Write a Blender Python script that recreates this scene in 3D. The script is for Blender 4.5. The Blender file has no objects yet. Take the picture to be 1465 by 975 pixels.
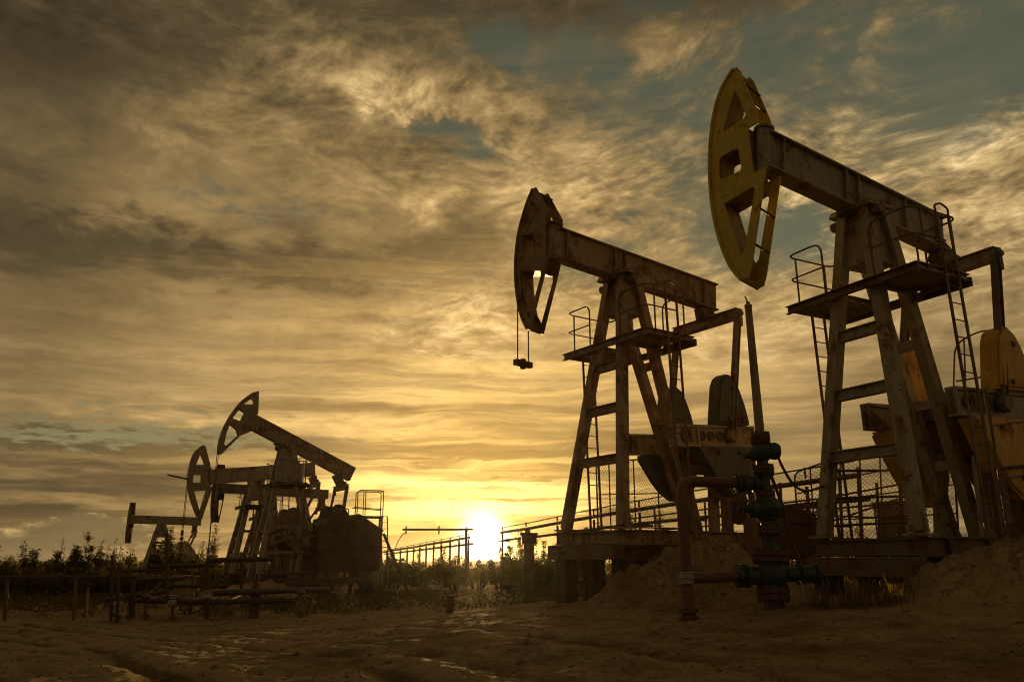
import bpy, bmesh, math, random
from mathutils import Vector, Matrix, noise
from mathutils.geometry import tessellate_polygon
random.seed(7)
R = math.radians
PI = math.pi
scene = bpy.context.scene
COL = scene.collection

# ------------------------------------------------------------------ camera
FPX = 1139.0
PITCH = math.atan2(312.5, FPX)
CAM = Vector((0, 0, 1.6))
CF = Vector((0, math.cos(PITCH), math.sin(PITCH)))
CU = Vector((0, -math.sin(PITCH), math.cos(PITCH)))

def at(px, py, Y):
    """world point seen at photo pixel (px, py) at forward distance Y"""
    d = CF + Vector((1, 0, 0)) * ((px - 732.5) / FPX) + CU * ((487.5 - py) / FPX)
    return CAM + d * (Y / d.y)

cd = bpy.data.cameras.new('camera')
cam = bpy.data.objects.new('camera', cd)
COL.objects.link(cam)
cd.sensor_fit = 'HORIZONTAL'
cd.sensor_width = 36
cd.lens = 36 * FPX / 1465
cd.clip_start = 0.1
cd.clip_end = 6000
cam.location = CAM
cam.rotation_euler = (PI / 2 + PITCH, 0, 0)
scene.camera = cam

# ------------------------------------------------------------------ node helper
class E:
    """tiny expression wrapper over shader sockets"""
    nt = None
    def __init__(s, sock): s.s = sock
    @staticmethod
    def _put(inp, v):
        if isinstance(v, E): E.nt.links.new(v.s, inp)
        elif isinstance(v, bpy.types.NodeSocket): E.nt.links.new(v, inp)
        elif isinstance(v, (tuple, list)) and inp.type == 'RGBA' and len(v) == 3: inp.default_value = (*v, 1)
        else: inp.default_value = v
    @staticmethod
    def math(op, a, b=None, c=None, clamp=False):
        n = E.nt.nodes.new('ShaderNodeMath'); n.operation = op; n.use_clamp = clamp
        E._put(n.inputs[0], a)
        if b is not None: E._put(n.inputs[1], b)
        if c is not None: E._put(n.inputs[2], c)
        return E(n.outputs[0])
    def __add__(s, o): return E.math('ADD', s, o)
    __radd__ = __add__
    def __sub__(s, o): return E.math('SUBTRACT', s, o)
    def __rsub__(s, o): return E.math('SUBTRACT', o, s)
    def __mul__(s, o): return E.math('MULTIPLY', s, o)
    __rmul__ = __mul__
    def __truediv__(s, o): return E.math('DIVIDE', s, o)
    def __rtruediv__(s, o): return E.math('DIVIDE', o, s)
    def __pow__(s, o): return E.math('POWER', s, o)

def vmath(op, a, b=None, out=0):
    n = E.nt.nodes.new('ShaderNodeVectorMath'); n.operation = op
    E._put(n.inputs[0], a)
    if b is not None: E._put(n.inputs[1], b)
    return E(n.outputs['Value'] if out else n.outputs[0])

def comb(x, y, z):
    n = E.nt.nodes.new('ShaderNodeCombineXYZ')
    for i, v in enumerate((x, y, z)): E._put(n.inputs[i], v)
    return E(n.outputs[0])

def sep(v):
    n = E.nt.nodes.new('ShaderNodeSeparateXYZ'); E._put(n.inputs[0], v)
    return E(n.outputs[0]), E(n.outputs[1]), E(n.outputs[2])

def fbm(vec, scale, detail=6, rough=.55, dist=0.0, lac=2.0, color=False):
    n = E.nt.nodes.new('ShaderNodeTexNoise')
    n.noise_dimensions = '3D'
    E._put(n.inputs['Vector'], vec)
    n.inputs['Scale'].default_value = scale
    n.inputs['Detail'].default_value = detail
    n.inputs['Roughness'].default_value = rough
    n.inputs['Lacunarity'].default_value = lac
    n.inputs['Distortion'].default_value = dist
    return E(n.outputs['Color' if color else 'Fac'])

def sstep(x, a, b, lo=0.0, hi=1.0):
    n = E.nt.nodes.new('ShaderNodeMapRange'); n.interpolation_type = 'SMOOTHSTEP'
    E._put(n.inputs[0], x)
    E._put(n.inputs[1], a); E._put(n.inputs[2], b); E._put(n.inputs[3], lo); E._put(n.inputs[4], hi)
    return E(n.outputs[0])

def mix(f, a, b, mode='MIX'):
    n = E.nt.nodes.new('ShaderNodeMix'); n.data_type = 'RGBA'; n.blend_type = mode
    n.clamp_factor = True
    E._put(n.inputs[0], f); E._put(n.inputs[6], a); E._put(n.inputs[7], b)
    return E(n.outputs[2])

def ramp(f, stops):
    n = E.nt.nodes.new('ShaderNodeValToRGB'); E._put(n.inputs[0], f)
    els = n.color_ramp.elements
    while len(els) < len(stops): els.new(0.5)
    for e, (p, c) in zip(els, stops): e.position = p; e.color = (*c, 1)
    return E(n.outputs[0])

# ------------------------------------------------------------------ sun direction
SUN_EL = math.radians(1.25)
SUN_AZ = math.atan2(693 - 732.5, FPX)          # from +Y towards +X
SUNDIR = Vector((math.sin(SUN_AZ) * math.cos(SUN_EL), math.cos(SUN_AZ) * math.cos(SUN_EL), math.sin(SUN_EL)))

# ------------------------------------------------------------------ world
def pxd(x, y):
    """photo pixel to sky azimuth, elevation (degrees)"""
    d = (CF + Vector((1, 0, 0)) * ((x - 732.5) / FPX) + CU * ((487.5 - y) / FPX)).normalized()
    return math.degrees(math.atan2(d.x, d.y)), math.degrees(math.asin(d.z))
def pt(wgt, x, y, sx, sy, rot=0):
    a, e = pxd(x, y)
    return (wgt, a, e, sx / 18.5, sy / 18.5, rot)
SKY_BRIGHT = [pt(1.1, 590, 130, 190, 34, -12), pt(.9, 470, 110, 150, 40, 0), pt(1.0, 700, 170, 60, 40, -25), pt(1.5, 655, 455, 110, 60), pt(.85, 440, 420, 220, 45), pt(1.0, 830, 280, 130, 70, 20), pt(.7, 620, 265, 140, 30, 5),
              pt(.7, 940, 60, 90, 35), pt(1.0, 1230, 180, 130, 70, 30), pt(.9, 1370, 250, 90, 80, 40), pt(1.0, 1440, 190, 45, 50, 40), pt(.7, 220, 290, 110, 30, 10), pt(.6, 270, 170, 150, 40, 8), pt(.7, 1150, 230, 80, 60),
              pt(.6, 1420, 330, 80, 40), pt(.6, 300, 560, 260, 40), pt(.7, 560, 560, 200, 50), pt(.7, 1000, 470, 200, 60), pt(.5, 1300, 440, 200, 50), pt(.5, 960, 150, 60, 40, 20), pt(.5, 1130, 590, 90, 60)]
SKY_DARK = [pt(.8, 60, 40, 240, 70), pt(.5, 330, 30, 160, 50), pt(.8, 930, -10, 420, 45), pt(1.1, 300, 375, 360, 34, 2), pt(.5, 40, 250, 90, 90), pt(.55, 120, 640, 190, 50), pt(.5, 660, 345, 120, 25, 8), pt(.5, 90, 450, 120, 60), pt(.35, 1250, 560, 200, 60)]
SKY_GAP = [pt(.62, 630, 195, 110, 24, -16), pt(.5, 720, 75, 130, 45), pt(.55, 1180, 130, 420, 180), pt(.22, 1380, 70, 160, 80), pt(.60, 840, 375, 80, 34, 10), pt(.62, 1120, 335, 110, 50), pt(.38, 360, 300, 150, 26, 3), pt(.52, 130, 608, 210, 22), pt(.3, 900, 140, 110, 60),
           pt(.42, 580, 470, 70, 20), pt(.3, 250, 265, 60, 18), pt(.35, 380, 620, 160, 14), pt(.4, 1400, 130, 120, 70), pt(.35, 1060, 620, 200, 14), pt(.35, 560, 675, 120, 10)]
SKY_SMOOTH = [pt(.5, 700, 560, 500, 90), pt(.5, 60, 280, 200, 120), pt(.9, 150, 400, 380, 170), pt(.7, 420, 330, 250, 60), pt(.9, 450, 420, 260, 60), pt(.5, 140, 150, 260, 120), pt(.6, 1300, 520, 260, 90), pt(.4, 700, 340, 160, 50)]
SKY_FLASH = [pt(1.0, 690, 722, 130, 16), pt(.6, 800, 690, 130, 8), pt(.7, 590, 690, 120, 8), pt(.45, 640, 660, 140, 7)]
SKY_CUM = [pt(.55, 60, 770, 60, 26), pt(.6, 120, 752, 40, 16), pt(.5, 180, 760, 60, 24), pt(.45, 120, 785, 130, 20), pt(.35, 20, 790, 60, 14)]

def build_world():
    w = bpy.data.worlds.new('World'); scene.world = w
    w.use_nodes = True
    nt = w.node_tree; nt.nodes.clear(); E.nt = nt
    out = nt.nodes.new('ShaderNodeOutputWorld')
    bg = nt.nodes.new('ShaderNodeBackground'); bg.inputs[1].default_value = 0.1
    nt.links.new(bg.outputs[0], out.inputs[0])
    sky = nt.nodes.new('ShaderNodeTexSky'); sky.sky_type = 'NISHITA'; sky.sun_disc = False
    sky.sun_elevation = SUN_EL; sky.sun_rotation = SUN_AZ
    sky.air_density = 1.4; sky.dust_density = 3.0; sky.ozone_density = 1.2
    tc = nt.nodes.new('ShaderNodeTexCoord')
    d = vmath('NORMALIZE', tc.outputs['Generated'])
    x, y, z = sep(d)
    zc = E.math('MAXIMUM', z, 0.0)
    el = E.math('ARCSINE', zc) * (180 / PI)                      # elevation, degrees
    sd = vmath('DOT_PRODUCT', d, tuple(SUNDIR), out=1)
    ang = E.math('ARCCOSINE', E.math('MINIMUM', sd, 0.999999)) * (180 / PI)   # degrees from the sun
    az = E.math('ARCTAN2', x, y) * (180 / PI)                    # degrees, + to the right

    # cloud layer: direction projected on a flat sheet overhead
    k = 1.0 / (zc + 0.10)
    px, py = x * k, y * k
    P = comb(px, py, 0.0)
    wv = vmath('SUBTRACT', fbm(P, 2.6, 1.5, .5, color=True), (.5, .5, .5))
    wa, wb, _ = sep(vmath('MULTIPLY', wv, (.26, .26, 0)))
    qx, qy = px + wa, py + wb
    al, ac = qx - qy * .8, qx * .8 + qy                          # along / across the fibres
    f1 = fbm(comb(al * 1.0, ac * .95, 1.0), 5.0, 9, .60)         # puffs
    f2 = fbm(comb(al * 1.0, ac * 1.15, 5.0), 15.0, 6, .62)        # fibres
    f3 = fbm(comb(qx, qy * 1.1, 9.0), 1.5, 5, .52)              # masses
    # stretched bands low over the horizon
    be = el + (f3 - .5) * 2.2 - az * .018
    l1 = fbm(comb(az * .035, be * .36, 2.0), 1.0, 8, .60, .12)
    l2 = fbm(comb(az * .05, be * 1.0, 6.0), 1.05, 7, .60, .12)
    tx = f1 * .60 + f2 * .40                                     # fine cloud texture, about .5
    lowk = sstep(el, 19.0, 9.0)                                  # 1 low, 0 high
    t = tx + (l1 * .5 + l2 * .5 - tx) * lowk

    # where the cloud fields lie: soft patches on the sky, edges broken by the noise
    wob_a, wob_e = (f3 - .5) * 12.0, (f1 - .5) * 9.0
    def patch(a0, e0, sa, se, rot=0.0, wob=1.0):
        c_, s_ = math.cos(R(rot)), math.sin(R(rot))
        da, de = (az - a0 + wob_a, el - e0 + wob_e) if wob else (az - a0, be - e0 + a0 * .018)
        u = (da * c_ + de * s_) * (1.0 / sa); v = (de * c_ - da * s_) * (1.0 / se)
        return E.math('EXPONENT', (u * u + v * v) * -1.0)
    def total(lst, wob=1.0):
        tot = None
        for wgt, *a in lst:
            p = patch(*a, wob=wob) * wgt
            tot = p if tot is None else tot + p
        return tot
    bright = total(SKY_BRIGHT); dark = total(SKY_DARK); gapf = total(SKY_GAP)

    nearw = E.math('EXPONENT', ang * (-1 / 15.0))
    nearn = E.math('EXPONENT', ang * (-1 / 6.0))
    B = sstep(el, 38.0, 13.0, .26, .47) + sstep(el, 10.0, 2.0, 0.0, -.10) + nearw * .29 + nearn * .12
    B = B - sstep(az, -8.0, -34.0) * .08 - sstep(az, 14.0, 34.0) * sstep(el, 22.0, 8.0) * .09
    smooth = total(SKY_SMOOTH)
    amp = E.math('MAXIMUM', 1.45 + bright * .9 - dark * .5 - smooth * 1.0, .35)
    B = B + bright * .17 - dark * .24 + (t - .5) * amp + (f3 - .5) * .35
    ccol = ramp(B, [(0.0, (.36, .26, .135)), (.2, (.78, .56, .27)), (.36, (1.62, 1.10, .47)), (.55, (2.95, 1.98, .84)), (.75, (4.9, 3.4, 1.5)), (1.0, (8.4, 6.2, 3.1))])
    warm = mix(nearw, (1, 1, 1), (1.20, .95, .47))
    ccol = mix(1.0, ccol, warm, 'MULTIPLY')
    # clear gaps: physical sky, muted
    ny = mix(1.0, sky.outputs[0], (1.05, 1.0, .50), 'MULTIPLY')
    tl = ramp(el / 60.0, [(0.0, (3.4, 2.5, .9)), (.10, (2.3, 2.0, .95)), (.24, (1.35, 1.36, .78)), (.40, (.84, .94, .62)), (.7, (.56, .64, .44)), (1.0, (.44, .50, .36))])
    clear = mix(.92, ny, tl)
    gap = sstep(gapf * 1.45 + (.5 - t) * 2.6 - bright * .30, .12, 1.05)
    col = mix(gap * .92, ccol, clear)

    # thin lit bands and grey bars round the sun
    wb_ = E.math('EXPONENT', ang * (-1 / 8.0)) * sstep(el, .2, 1.6)
    lit = sstep(l2 * .7 + l1 * .3, .47, .60)
    col = mix(wb_ * lit * 1.0, col, (12.0, 7.3, 1.9))
    flash = total(SKY_FLASH, 0)
    col = mix(flash * sstep(l2 * .7 + l1 * .3, .40, .56), col, (21.0, 13.6, 4.0))
    bar = sstep(l2 * .75 + l1 * .25, .50, .41)
    col = mix(wb_ * bar * .9, col, (3.2, 1.9, .5))
    # grey cumulus bank low on the left
    cum = total(SKY_CUM, 0)
    cq = comb(az * .10, el * .17, 2.2)
    cb = fbm(cq, 2.6, 9, .60, .1)
    cb2 = fbm(vmath('ADD', cq, (.02, .05, 0)), 2.6, 5, .56, .1)
    cs = cb * .8 + cum * .62
    cbm = sstep(cs, .66, .76) * sstep(cum, .05, .4)
    edge = sstep(cb - cb2, -.02, .09) * sstep(cs, .98, .72)
    col = mix(cbm * .82, col, mix(edge, mix(cb, (1.0, .72, .32), (1.9, 1.35, .58)), (5.0, 3.3, 1.2)))

    # aureole and the sun's own disc
    def addc(c, f, rgb):
        v = vmath('SCALE', rgb)
        E._put(v.s.node.inputs['Scale'], f)
        return vmath('ADD', c, v)
    col = addc(col, E.math('EXPONENT', ang * ang * (-1 / 1.5)), (90, 75, 36))
    col = addc(col, E.math('EXPONENT', ang * (-1 / 1.9)), (8, 4.6, .6))
    col = addc(col, E.math('EXPONENT', ang * (-1 / 5.0)), (2.4, 1.1, .05))
    col = addc(col, sstep(ang, .55, .42), (200, 170, 110))
    # the sky behind the viewer, away from the sunset, is dimmer
    col = mix(1.0, col, mix(sstep(ang, 62.0, 125.0), (1, 1, 1), (.66, .67, .70)), 'MULTIPLY')
    nt.links.new(col.s, bg.inputs[0])
    w.cycles.sampling_method = 'MANUAL'
    w.cycles.sample_map_resolution = 1024

build_world()

sl = bpy.data.lights.new('sun', 'SUN')
so = bpy.data.objects.new('sun', sl); COL.objects.link(so)
sl.energy = 3.8; sl.angle = R(0.5); sl.color = (1.0, .62, .22)
so.rotation_euler = (-SUNDIR).to_track_quat('-Z', 'Y').to_euler()
so.location = (0, 0, 60)

# ------------------------------------------------------------------ materials
def new_mat(name):
    m = bpy.data.materials.new(name); m.use_nodes = True
    nt = m.node_tree; E.nt = nt
    b = nt.nodes['Principled BSDF']
    tc = nt.nodes.new('ShaderNodeTexCoord')
    return m, nt, b, E(tc.outputs['Object'])

def bump(nt, b, h, strength=.4, dist=.01):
    n = nt.nodes.new('ShaderNodeBump'); n.inputs['Strength'].default_value = strength; n.inputs['Distance'].default_value = dist
    E._put(n.inputs['Height'], h); nt.links.new(n.outputs[0], b.inputs['Normal'])

def metal_mat(name, paint, rust=(.13, .052, .02), dirt=(.06, .045, .03), rust_amt=.45, rough=.5, spec=.5, scale=1.0):
    m, nt, b, P = new_mat(name)
    n1 = fbm(P, 2.3 * scale, 8, .62, .4)
    n2 = fbm(vmath('MULTIPLY', P, (1.0, 1.0, .35)), 6.0 * scale, 7, .68, .2)
    n3 = fbm(P, 24.0 * scale, 4, .7)
    rm = sstep(n1 * .6 + n2 * .3 + n3 * .16, .60 - rust_amt * .22, .70 - rust_amt * .12)
    dm = sstep(n2 * .7 + n3 * .3, .45, .68)
    var = mix(sstep(n1, .35, .65), tuple(c * .82 for c in paint), tuple(min(1, c * 1.12) for c in paint))
    c = mix(dm * .55, var, dirt)
    rc = mix(n3, tuple(q * .6 for q in rust), tuple(q * 1.45 for q in rust))
    c = mix(rm, c, rc)
    n5 = fbm(vmath('MULTIPLY', P, (1.0, 1.0, .05)), 15.0 * scale, 4, .6)                  # runs of grime and rust
    c = mix(sstep(n5 * .75 + n1 * .35, .60, .72) * .6, c, tuple(.5 * q for q in dirt))
    c = mix(sstep(n3 * .55 + n1 * .55, .62, .66) * .8, c, tuple(.75 * q for q in rust))     # chips
    E._put(b.inputs['Base Color'], c)
    E._put(b.inputs['Roughness'], rough + rm * .25)
    b.inputs['Specular IOR Level'].default_value = spec
    bump(nt, b, n2 * .5 + n3 * .5 + rm * .6, .35, .006)
    return m

M = {}
M['steel'] = metal_mat('weathered_grey_paint', (.31, .265, .19), rust=(.15, .07, .03), dirt=(.09, .07, .045), rust_amt=.34)
M['steel_dark'] = metal_mat('grimy_steel', (.14, .11, .075), rust_amt=.6)
M['steel_rusty'] = metal_mat('rusty_painted_steel', (.34, .245, .145), rust=(.16, .078, .033), dirt=(.09, .06, .035), rust_amt=.55)
M['yellow'] = metal_mat('worn_yellow_paint', (.56, .40, .03), rust=(.22, .11, .025), dirt=(.36, .25, .035), rust_amt=.10, rough=.5)
M['yellow_old'] = metal_mat('faded_yellow_paint', (.60, .35, .05), rust=(.22, .095, .03), dirt=(.34, .19, .04), rust_amt=.22)
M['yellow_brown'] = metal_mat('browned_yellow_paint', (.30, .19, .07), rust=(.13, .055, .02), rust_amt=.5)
M['green'] = metal_mat('green_valve_paint', (.026, .055, .032), rust=(.075, .038, .022), dirt=(.03, .05, .03), rust_amt=.34, rough=.45, scale=2.5)
M['red'] = metal_mat('red_oxide_pipe', (.15, .052, .030), rust=(.09, .04, .022), dirt=(.08, .035, .022), rust_amt=.3, rough=.5)
M['rust'] = metal_mat('bare_rust', (.14, .075, .045), rust=(.09, .042, .022), rust_amt=.7, rough=.7)
M['olive'] = metal_mat('olive_weight_paint', (.11, .115, .07), rust_amt=.34)
M['pale'] = metal_mat('pale_crank_paint', (.44, .33, .20), rust=(.16, .07, .03), rust_amt=.36)
M['housing'] = metal_mat('red_brown_sheet_metal', (.11, .048, .026), rust=(.07, .03, .016), rust_amt=.55, rough=.75)
M['rail'] = metal_mat('rail_tube', (.15, .11, .07), rust_amt=.6, rough=.5)
M['cable'] = metal_mat('steel_cable', (.08, .065, .05), rust_amt=.5, rough=.5)
M['wire'] = metal_mat('fence_wire', (.11, .085, .055), rust_amt=.5, rough=.6)
M['concrete'] = metal_mat('stained_concrete', (.13, .105, .075), rust=(.08, .055, .035), rust_amt=.35, rough=.9, spec=.15)
M['cloth'] = metal_mat('pale_wrap', (.42, .44, .42), rust=(.2, .16, .12), rust_amt=.25, rough=.9, spec=.1, scale=4)
M['pipe_dark'] = metal_mat('dark_oily_pipe', (.07, .05, .035), rust=(.09, .04, .02), rust_amt=.5, rough=.55)
M['cabinet'] = metal_mat('tan_cabinet_paint', (.34, .24, .11), rust_amt=.3)

def leaf_mat(name, c1, c2):
    m, nt, b, P = new_mat(name)
    n = fbm(P, 3.0, 3, .6)
    c = mix(sstep(n, .35, .65), c1, c2)
    E._put(b.inputs['Base Color'], c)
    b.inputs['Roughness'].default_value = .7
    b.inputs['Specular IOR Level'].default_value = .15
    tr = nt.nodes.new('ShaderNodeBsdfTranslucent'); E._put(tr.inputs[0], mix(.5, c, (.30, .20, .03)))
    mx = nt.nodes.new('ShaderNodeMixShader'); mx.inputs[0].default_value = .4
    nt.links.new(b.outputs[0], mx.inputs[1]); nt.links.new(tr.outputs[0], mx.inputs[2])
    nt.links.new(mx.outputs[0], nt.nodes['Material Output'].inputs[0])
    return m
M['leaf'] = leaf_mat('green_leaves', (.045, .055, .016), (.085, .085, .025))
M['leaf_dry'] = leaf_mat('drying_leaves', (.10, .075, .025), (.17, .11, .035))
M['grass'] = leaf_mat('dry_grass_blades', (.13, .10, .045), (.20, .15, .06))
M['bark'] = metal_mat('bark', (.09, .065, .04), rust=(.05, .035, .02), rust_amt=.4, rough=.9, spec=.1)

def sand_mat():
    m, nt, b, P = new_mat('sand')
    n0 = fbm(P, .22, 5, .6, .4)
    n1 = fbm(P, 1.7, 8, .62, .3)
    n2 = fbm(P, 9.0, 6, .66)
    n3 = fbm(P, 55.0, 3, .7)
    ta = nt.nodes.new('ShaderNodeAttribute'); ta.attribute_name = 'track'; tr = E(ta.outputs['Fac'])
    n4 = fbm(vmath('MULTIPLY', P, (1, 1.0, 1)), 22.0, 4, .7)
    c = mix(sstep(n0 * .5 + n1 * .5, .38, .62), (.21, .145, .075), (.48, .345, .185))
    c = mix(sstep(n1 * .45 + n2 * .55, .52, .62) * .65, c, (.10, .07, .04))
    c = mix(sstep(tr + (n2 - .5) * .9, .15, .9) * .75, c, (.085, .06, .034))            # packed damp wheel marks; rut shading is put into the colour too
    c = mix(sstep(tr * -1.0 + (n2 - .5) * .7, .15, .7) * .6, c, (.46, .34, .19))           # loose dry sand thrown up beside them, paler to carry the relief contrast
    c = mix(sstep(n4, .58, .68) * .55, c, (.48, .36, .21))
    c = mix(sstep(n4, .42, .33) * .6, c, (.085, .06, .035))
    c = mix(sstep(n3, .60, .70) * .5, c, (.50, .39, .24))
    c = mix(sstep(n3, .40, .30) * .7, c, (.06, .045, .028))
    E._put(b.inputs['Base Color'], c)
    b.inputs['Roughness'].default_value = .95
    b.inputs['Specular IOR Level'].default_value = .02
    bump(nt, b, n1 * .25 + n2 * .5 + n4 * .3 + n3 * .18, 1.0, .11)
    return m
M['sand'] = sand_mat()

# ------------------------------------------------------------------ mesh builder
class MB:
    def __init__(s): s.v = []; s.f = []
    def add(s, vs, fs):
        o = len(s.v); s.v += [tuple(p) for p in vs]; s.f += [tuple(i + o for i in f) for f in fs]
        return s
    def hexa(s, p):     # 8 points: bottom 4 ccw, top 4 ccw
        return s.add(p, [(3, 2, 1, 0), (4, 5, 6, 7), (0, 1, 5, 4), (1, 2, 6, 5), (2, 3, 7, 6), (3, 0, 4, 7)])
    def box(s, x0, x1, y0, y1, z0, z1):
        return s.hexa([(x0, y0, z0), (x1, y0, z0), (x1, y1, z0), (x0, y1, z0), (x0, y0, z1), (x1, y0, z1), (x1, y1, z1), (x0, y1, z1)])
    def _fr(s, a, b, up):
        a, b = Vector(a), Vector(b); d = (b - a).normalized()
        u = Vector(up); sd = d.cross(u)
        if sd.length < 1e-4: sd = d.cross(Vector((1, 0, 0)))
        sd.normalize(); u = sd.cross(d).normalized()
        return a, b, d, sd, u
    def bar(s, a, b, w, h, up=(0, 0, 1), w2=None, h2=None):
        a, b, d, sd, u = s._fr(a, b, up)
        w2 = w if w2 is None else w2; h2 = h if h2 is None else h2
        P = []
        for p, ww, hh in ((a, w, h), (b, w2, h2)):
            P += [p - sd * ww / 2 - u * hh / 2, p + sd * ww / 2 - u * hh / 2, p + sd * ww / 2 + u * hh / 2, p - sd * ww / 2 + u * hh / 2]
        return s.add(P, [(3, 2, 1, 0), (4, 5, 6, 7), (0, 1, 5, 4), (1, 2, 6, 5), (2, 3, 7, 6), (3, 0, 4, 7)])
    def channel(s, a, b, w, h, t=.018, up=(0, 0, 1), ibeam=False):
        """C or I section: web in the up direction, flanges along the side"""
        a, b, d, sd, u = s._fr(a, b, up)
        off = 0 if ibeam else -w / 2 + t / 2
        s.bar(a + sd * off, b + sd * off, t, h - 2 * t, up)
        for k in (-1, 1):
            s.bar(a + u * k * (h / 2 - t / 2), b + u * k * (h / 2 - t / 2), w, t, up)
        return s
    def tube(s, pts, r, n=8, cap=True, r2=None):
        pts = [Vector(p) for p in pts]; m = len(pts); o = len(s.v)
        prev = None
        for i, p in enumerate(pts):
            d = ((pts[min(i + 1, m - 1)] - pts[max(i - 1, 0)])).normalized()
            if prev is None:
                u = d.orthogonal().normalized()
            else:
                u = (prev - d * prev.dot(d)); u = u.normalized() if u.length > 1e-6 else d.orthogonal().normalized()
            prev = u; w = d.cross(u)
            rr = r if r2 is None else r + (r2 - r) * i / max(1, m - 1)
            s.v += [tuple(p + (u * math.cos(2 * PI * k / n) + w * math.sin(2 * PI * k / n)) * rr) for k in range(n)]
        for i in range(m - 1):
            for k in range(n):
                a_, b_ = o + i * n + k, o + i * n + (k + 1) % n
                s.f.append((a_, b_, b_ + n, a_ + n))
        if cap:
            s.f.append(tuple(o + k for k in reversed(range(n)))); s.f.append(tuple(o + (m - 1) * n + k for k in range(n)))
        return s
    def lathe(s, base, axis, prof, n=20):
        """prof: (distance along axis, radius)"""
        base = Vector(base); d = Vector(axis).normalized(); u = d.orthogonal().normalized(); w = d.cross(u); o = len(s.v)
        for h, r in prof:
            s.v += [tuple(base + d * h + (u * math.cos(2 * PI * k / n) + w * math.sin(2 * PI * k / n)) * r) for k in range(n)]
        for i in range(len(prof) - 1):
            for k in range(n):
                a_, b_ = o + i * n + k, o + i * n + (k + 1) % n
                s.f.append((a_, b_, b_ + n, a_ + n))
        s.f.append(tuple(o + k for k in reversed(range(n)))); s.f.append(tuple(o + (len(prof) - 1) * n + k for k in range(n)))
        return s
    def plate(s, outer, holes, fn, t0, t1):
        """flat plate with holes; fn(a, b, t) -> point"""
        loops = [outer] + holes
        flat = [p for l in loops for p in l]; nn = len(flat)
        tri = tessellate_polygon([[Vector((p[0], p[1], 0)) for p in l] for l in loops])
        vs = [fn(p[0], p[1], t0) for p in flat] + [fn(p[0], p[1], t1) for p in flat]
        fs = [tuple(t) for t in tri] + [tuple(i + nn for i in reversed(t)) for t in tri]
        o = 0
        for l in loops:
            m = len(l)
            for i in range(m):
                a_, b_ = o + i, o + (i + 1) % m
                fs.append((a_, b_, b_ + nn, a_ + nn))
            o += m
        return s.add(vs, fs)
    def strip(s, path, fn, t0, t1, th):
        """wall following path (list of 2D points) between depth t0 and t1, thickness th inward"""
        m = len(path); o = len(s.v)
        for i, p in enumerate(path):
            a_ = Vector(path[max(i - 1, 0)]); b_ = Vector(path[min(i + 1, m - 1)])
            d = (b_ - a_).normalized(); nrm = Vector((-d.y, d.x)) * th
            for q in ((p[0], p[1]), (p[0] + nrm.x, p[1] + nrm.y)):
                s.v.append(tuple(fn(q[0], q[1], t0))); s.v.append(tuple(fn(q[0], q[1], t1)))
        for i in range(m - 1):
            a_ = o + i * 4; b_ = a_ + 4
            s.f += [(a_, a_ + 1, b_ + 1, b_), (a_ + 2, b_ + 2, b_ + 3, a_ + 3), (a_, b_, b_ + 2, a_ + 2), (a_ + 1, a_ + 3, b_ + 3, b_ + 1)]
        e = o + (m - 1) * 4
        s.f += [(o, o + 2, o + 3, o + 1), (e, e + 1, e + 3, e + 2)]
        return s
    def build(s, name, mat, parent=None, smooth=False, loc=None):
        me = bpy.data.meshes.new(name)
        me.from_pydata(s.v, [], s.f)
        bm = bmesh.new(); bm.from_mesh(me); bmesh.ops.recalc_face_normals(bm, faces=bm.faces); bm.to_mesh(me); bm.free()
        me.materials.append(mat)
        if smooth:
            me.polygons.foreach_set('use_smooth', [True] * len(me.polygons))
            try: me.set_sharp_from_angle(angle=R(38))
            except Exception: pass
        ob = bpy.data.objects.new(name, me); COL.objects.link(ob)
        if parent is not None: ob.parent = parent
        if loc is not None: ob.location = loc
        return ob

def tag(o, label, cat, group=None, kind=None):
    if label: o['label'] = label
    if cat: o['category'] = cat
    if group: o['group'] = group
    if kind: o['kind'] = kind
    return o

def empty(name, loc, rz=0, label=None, cat=None, group=None):
    o = bpy.data.objects.new(name, None); COL.objects.link(o)
    o.empty_display_size = .3
    o.location = loc; o.rotation_euler = (0, 0, rz)
    return tag(o, label, cat, group)

def bezier(p0, p1, p2, n=6):
    p0, p1, p2 = Vector(p0), Vector(p1), Vector(p2)
    return [p0 * (1 - t) ** 2 + p1 * 2 * t * (1 - t) + p2 * t * t for t in [i / n for i in range(n + 1)]]

def rounded(pts, r, n=5):
    """polyline with rounded corners"""
    pts = [Vector(p) for p in pts]; out = [pts[0]]
    for i in range(1, len(pts) - 1):
        a, b, c = pts[i - 1], pts[i], pts[i + 1]
        ra = min(r, (a - b).length * .45, (c - b).length * .45)
        out += bezier(b + (a - b).normalized() * ra, b, b + (c - b).normalized() * ra, n)
    return out + [pts[-1]]

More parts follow.
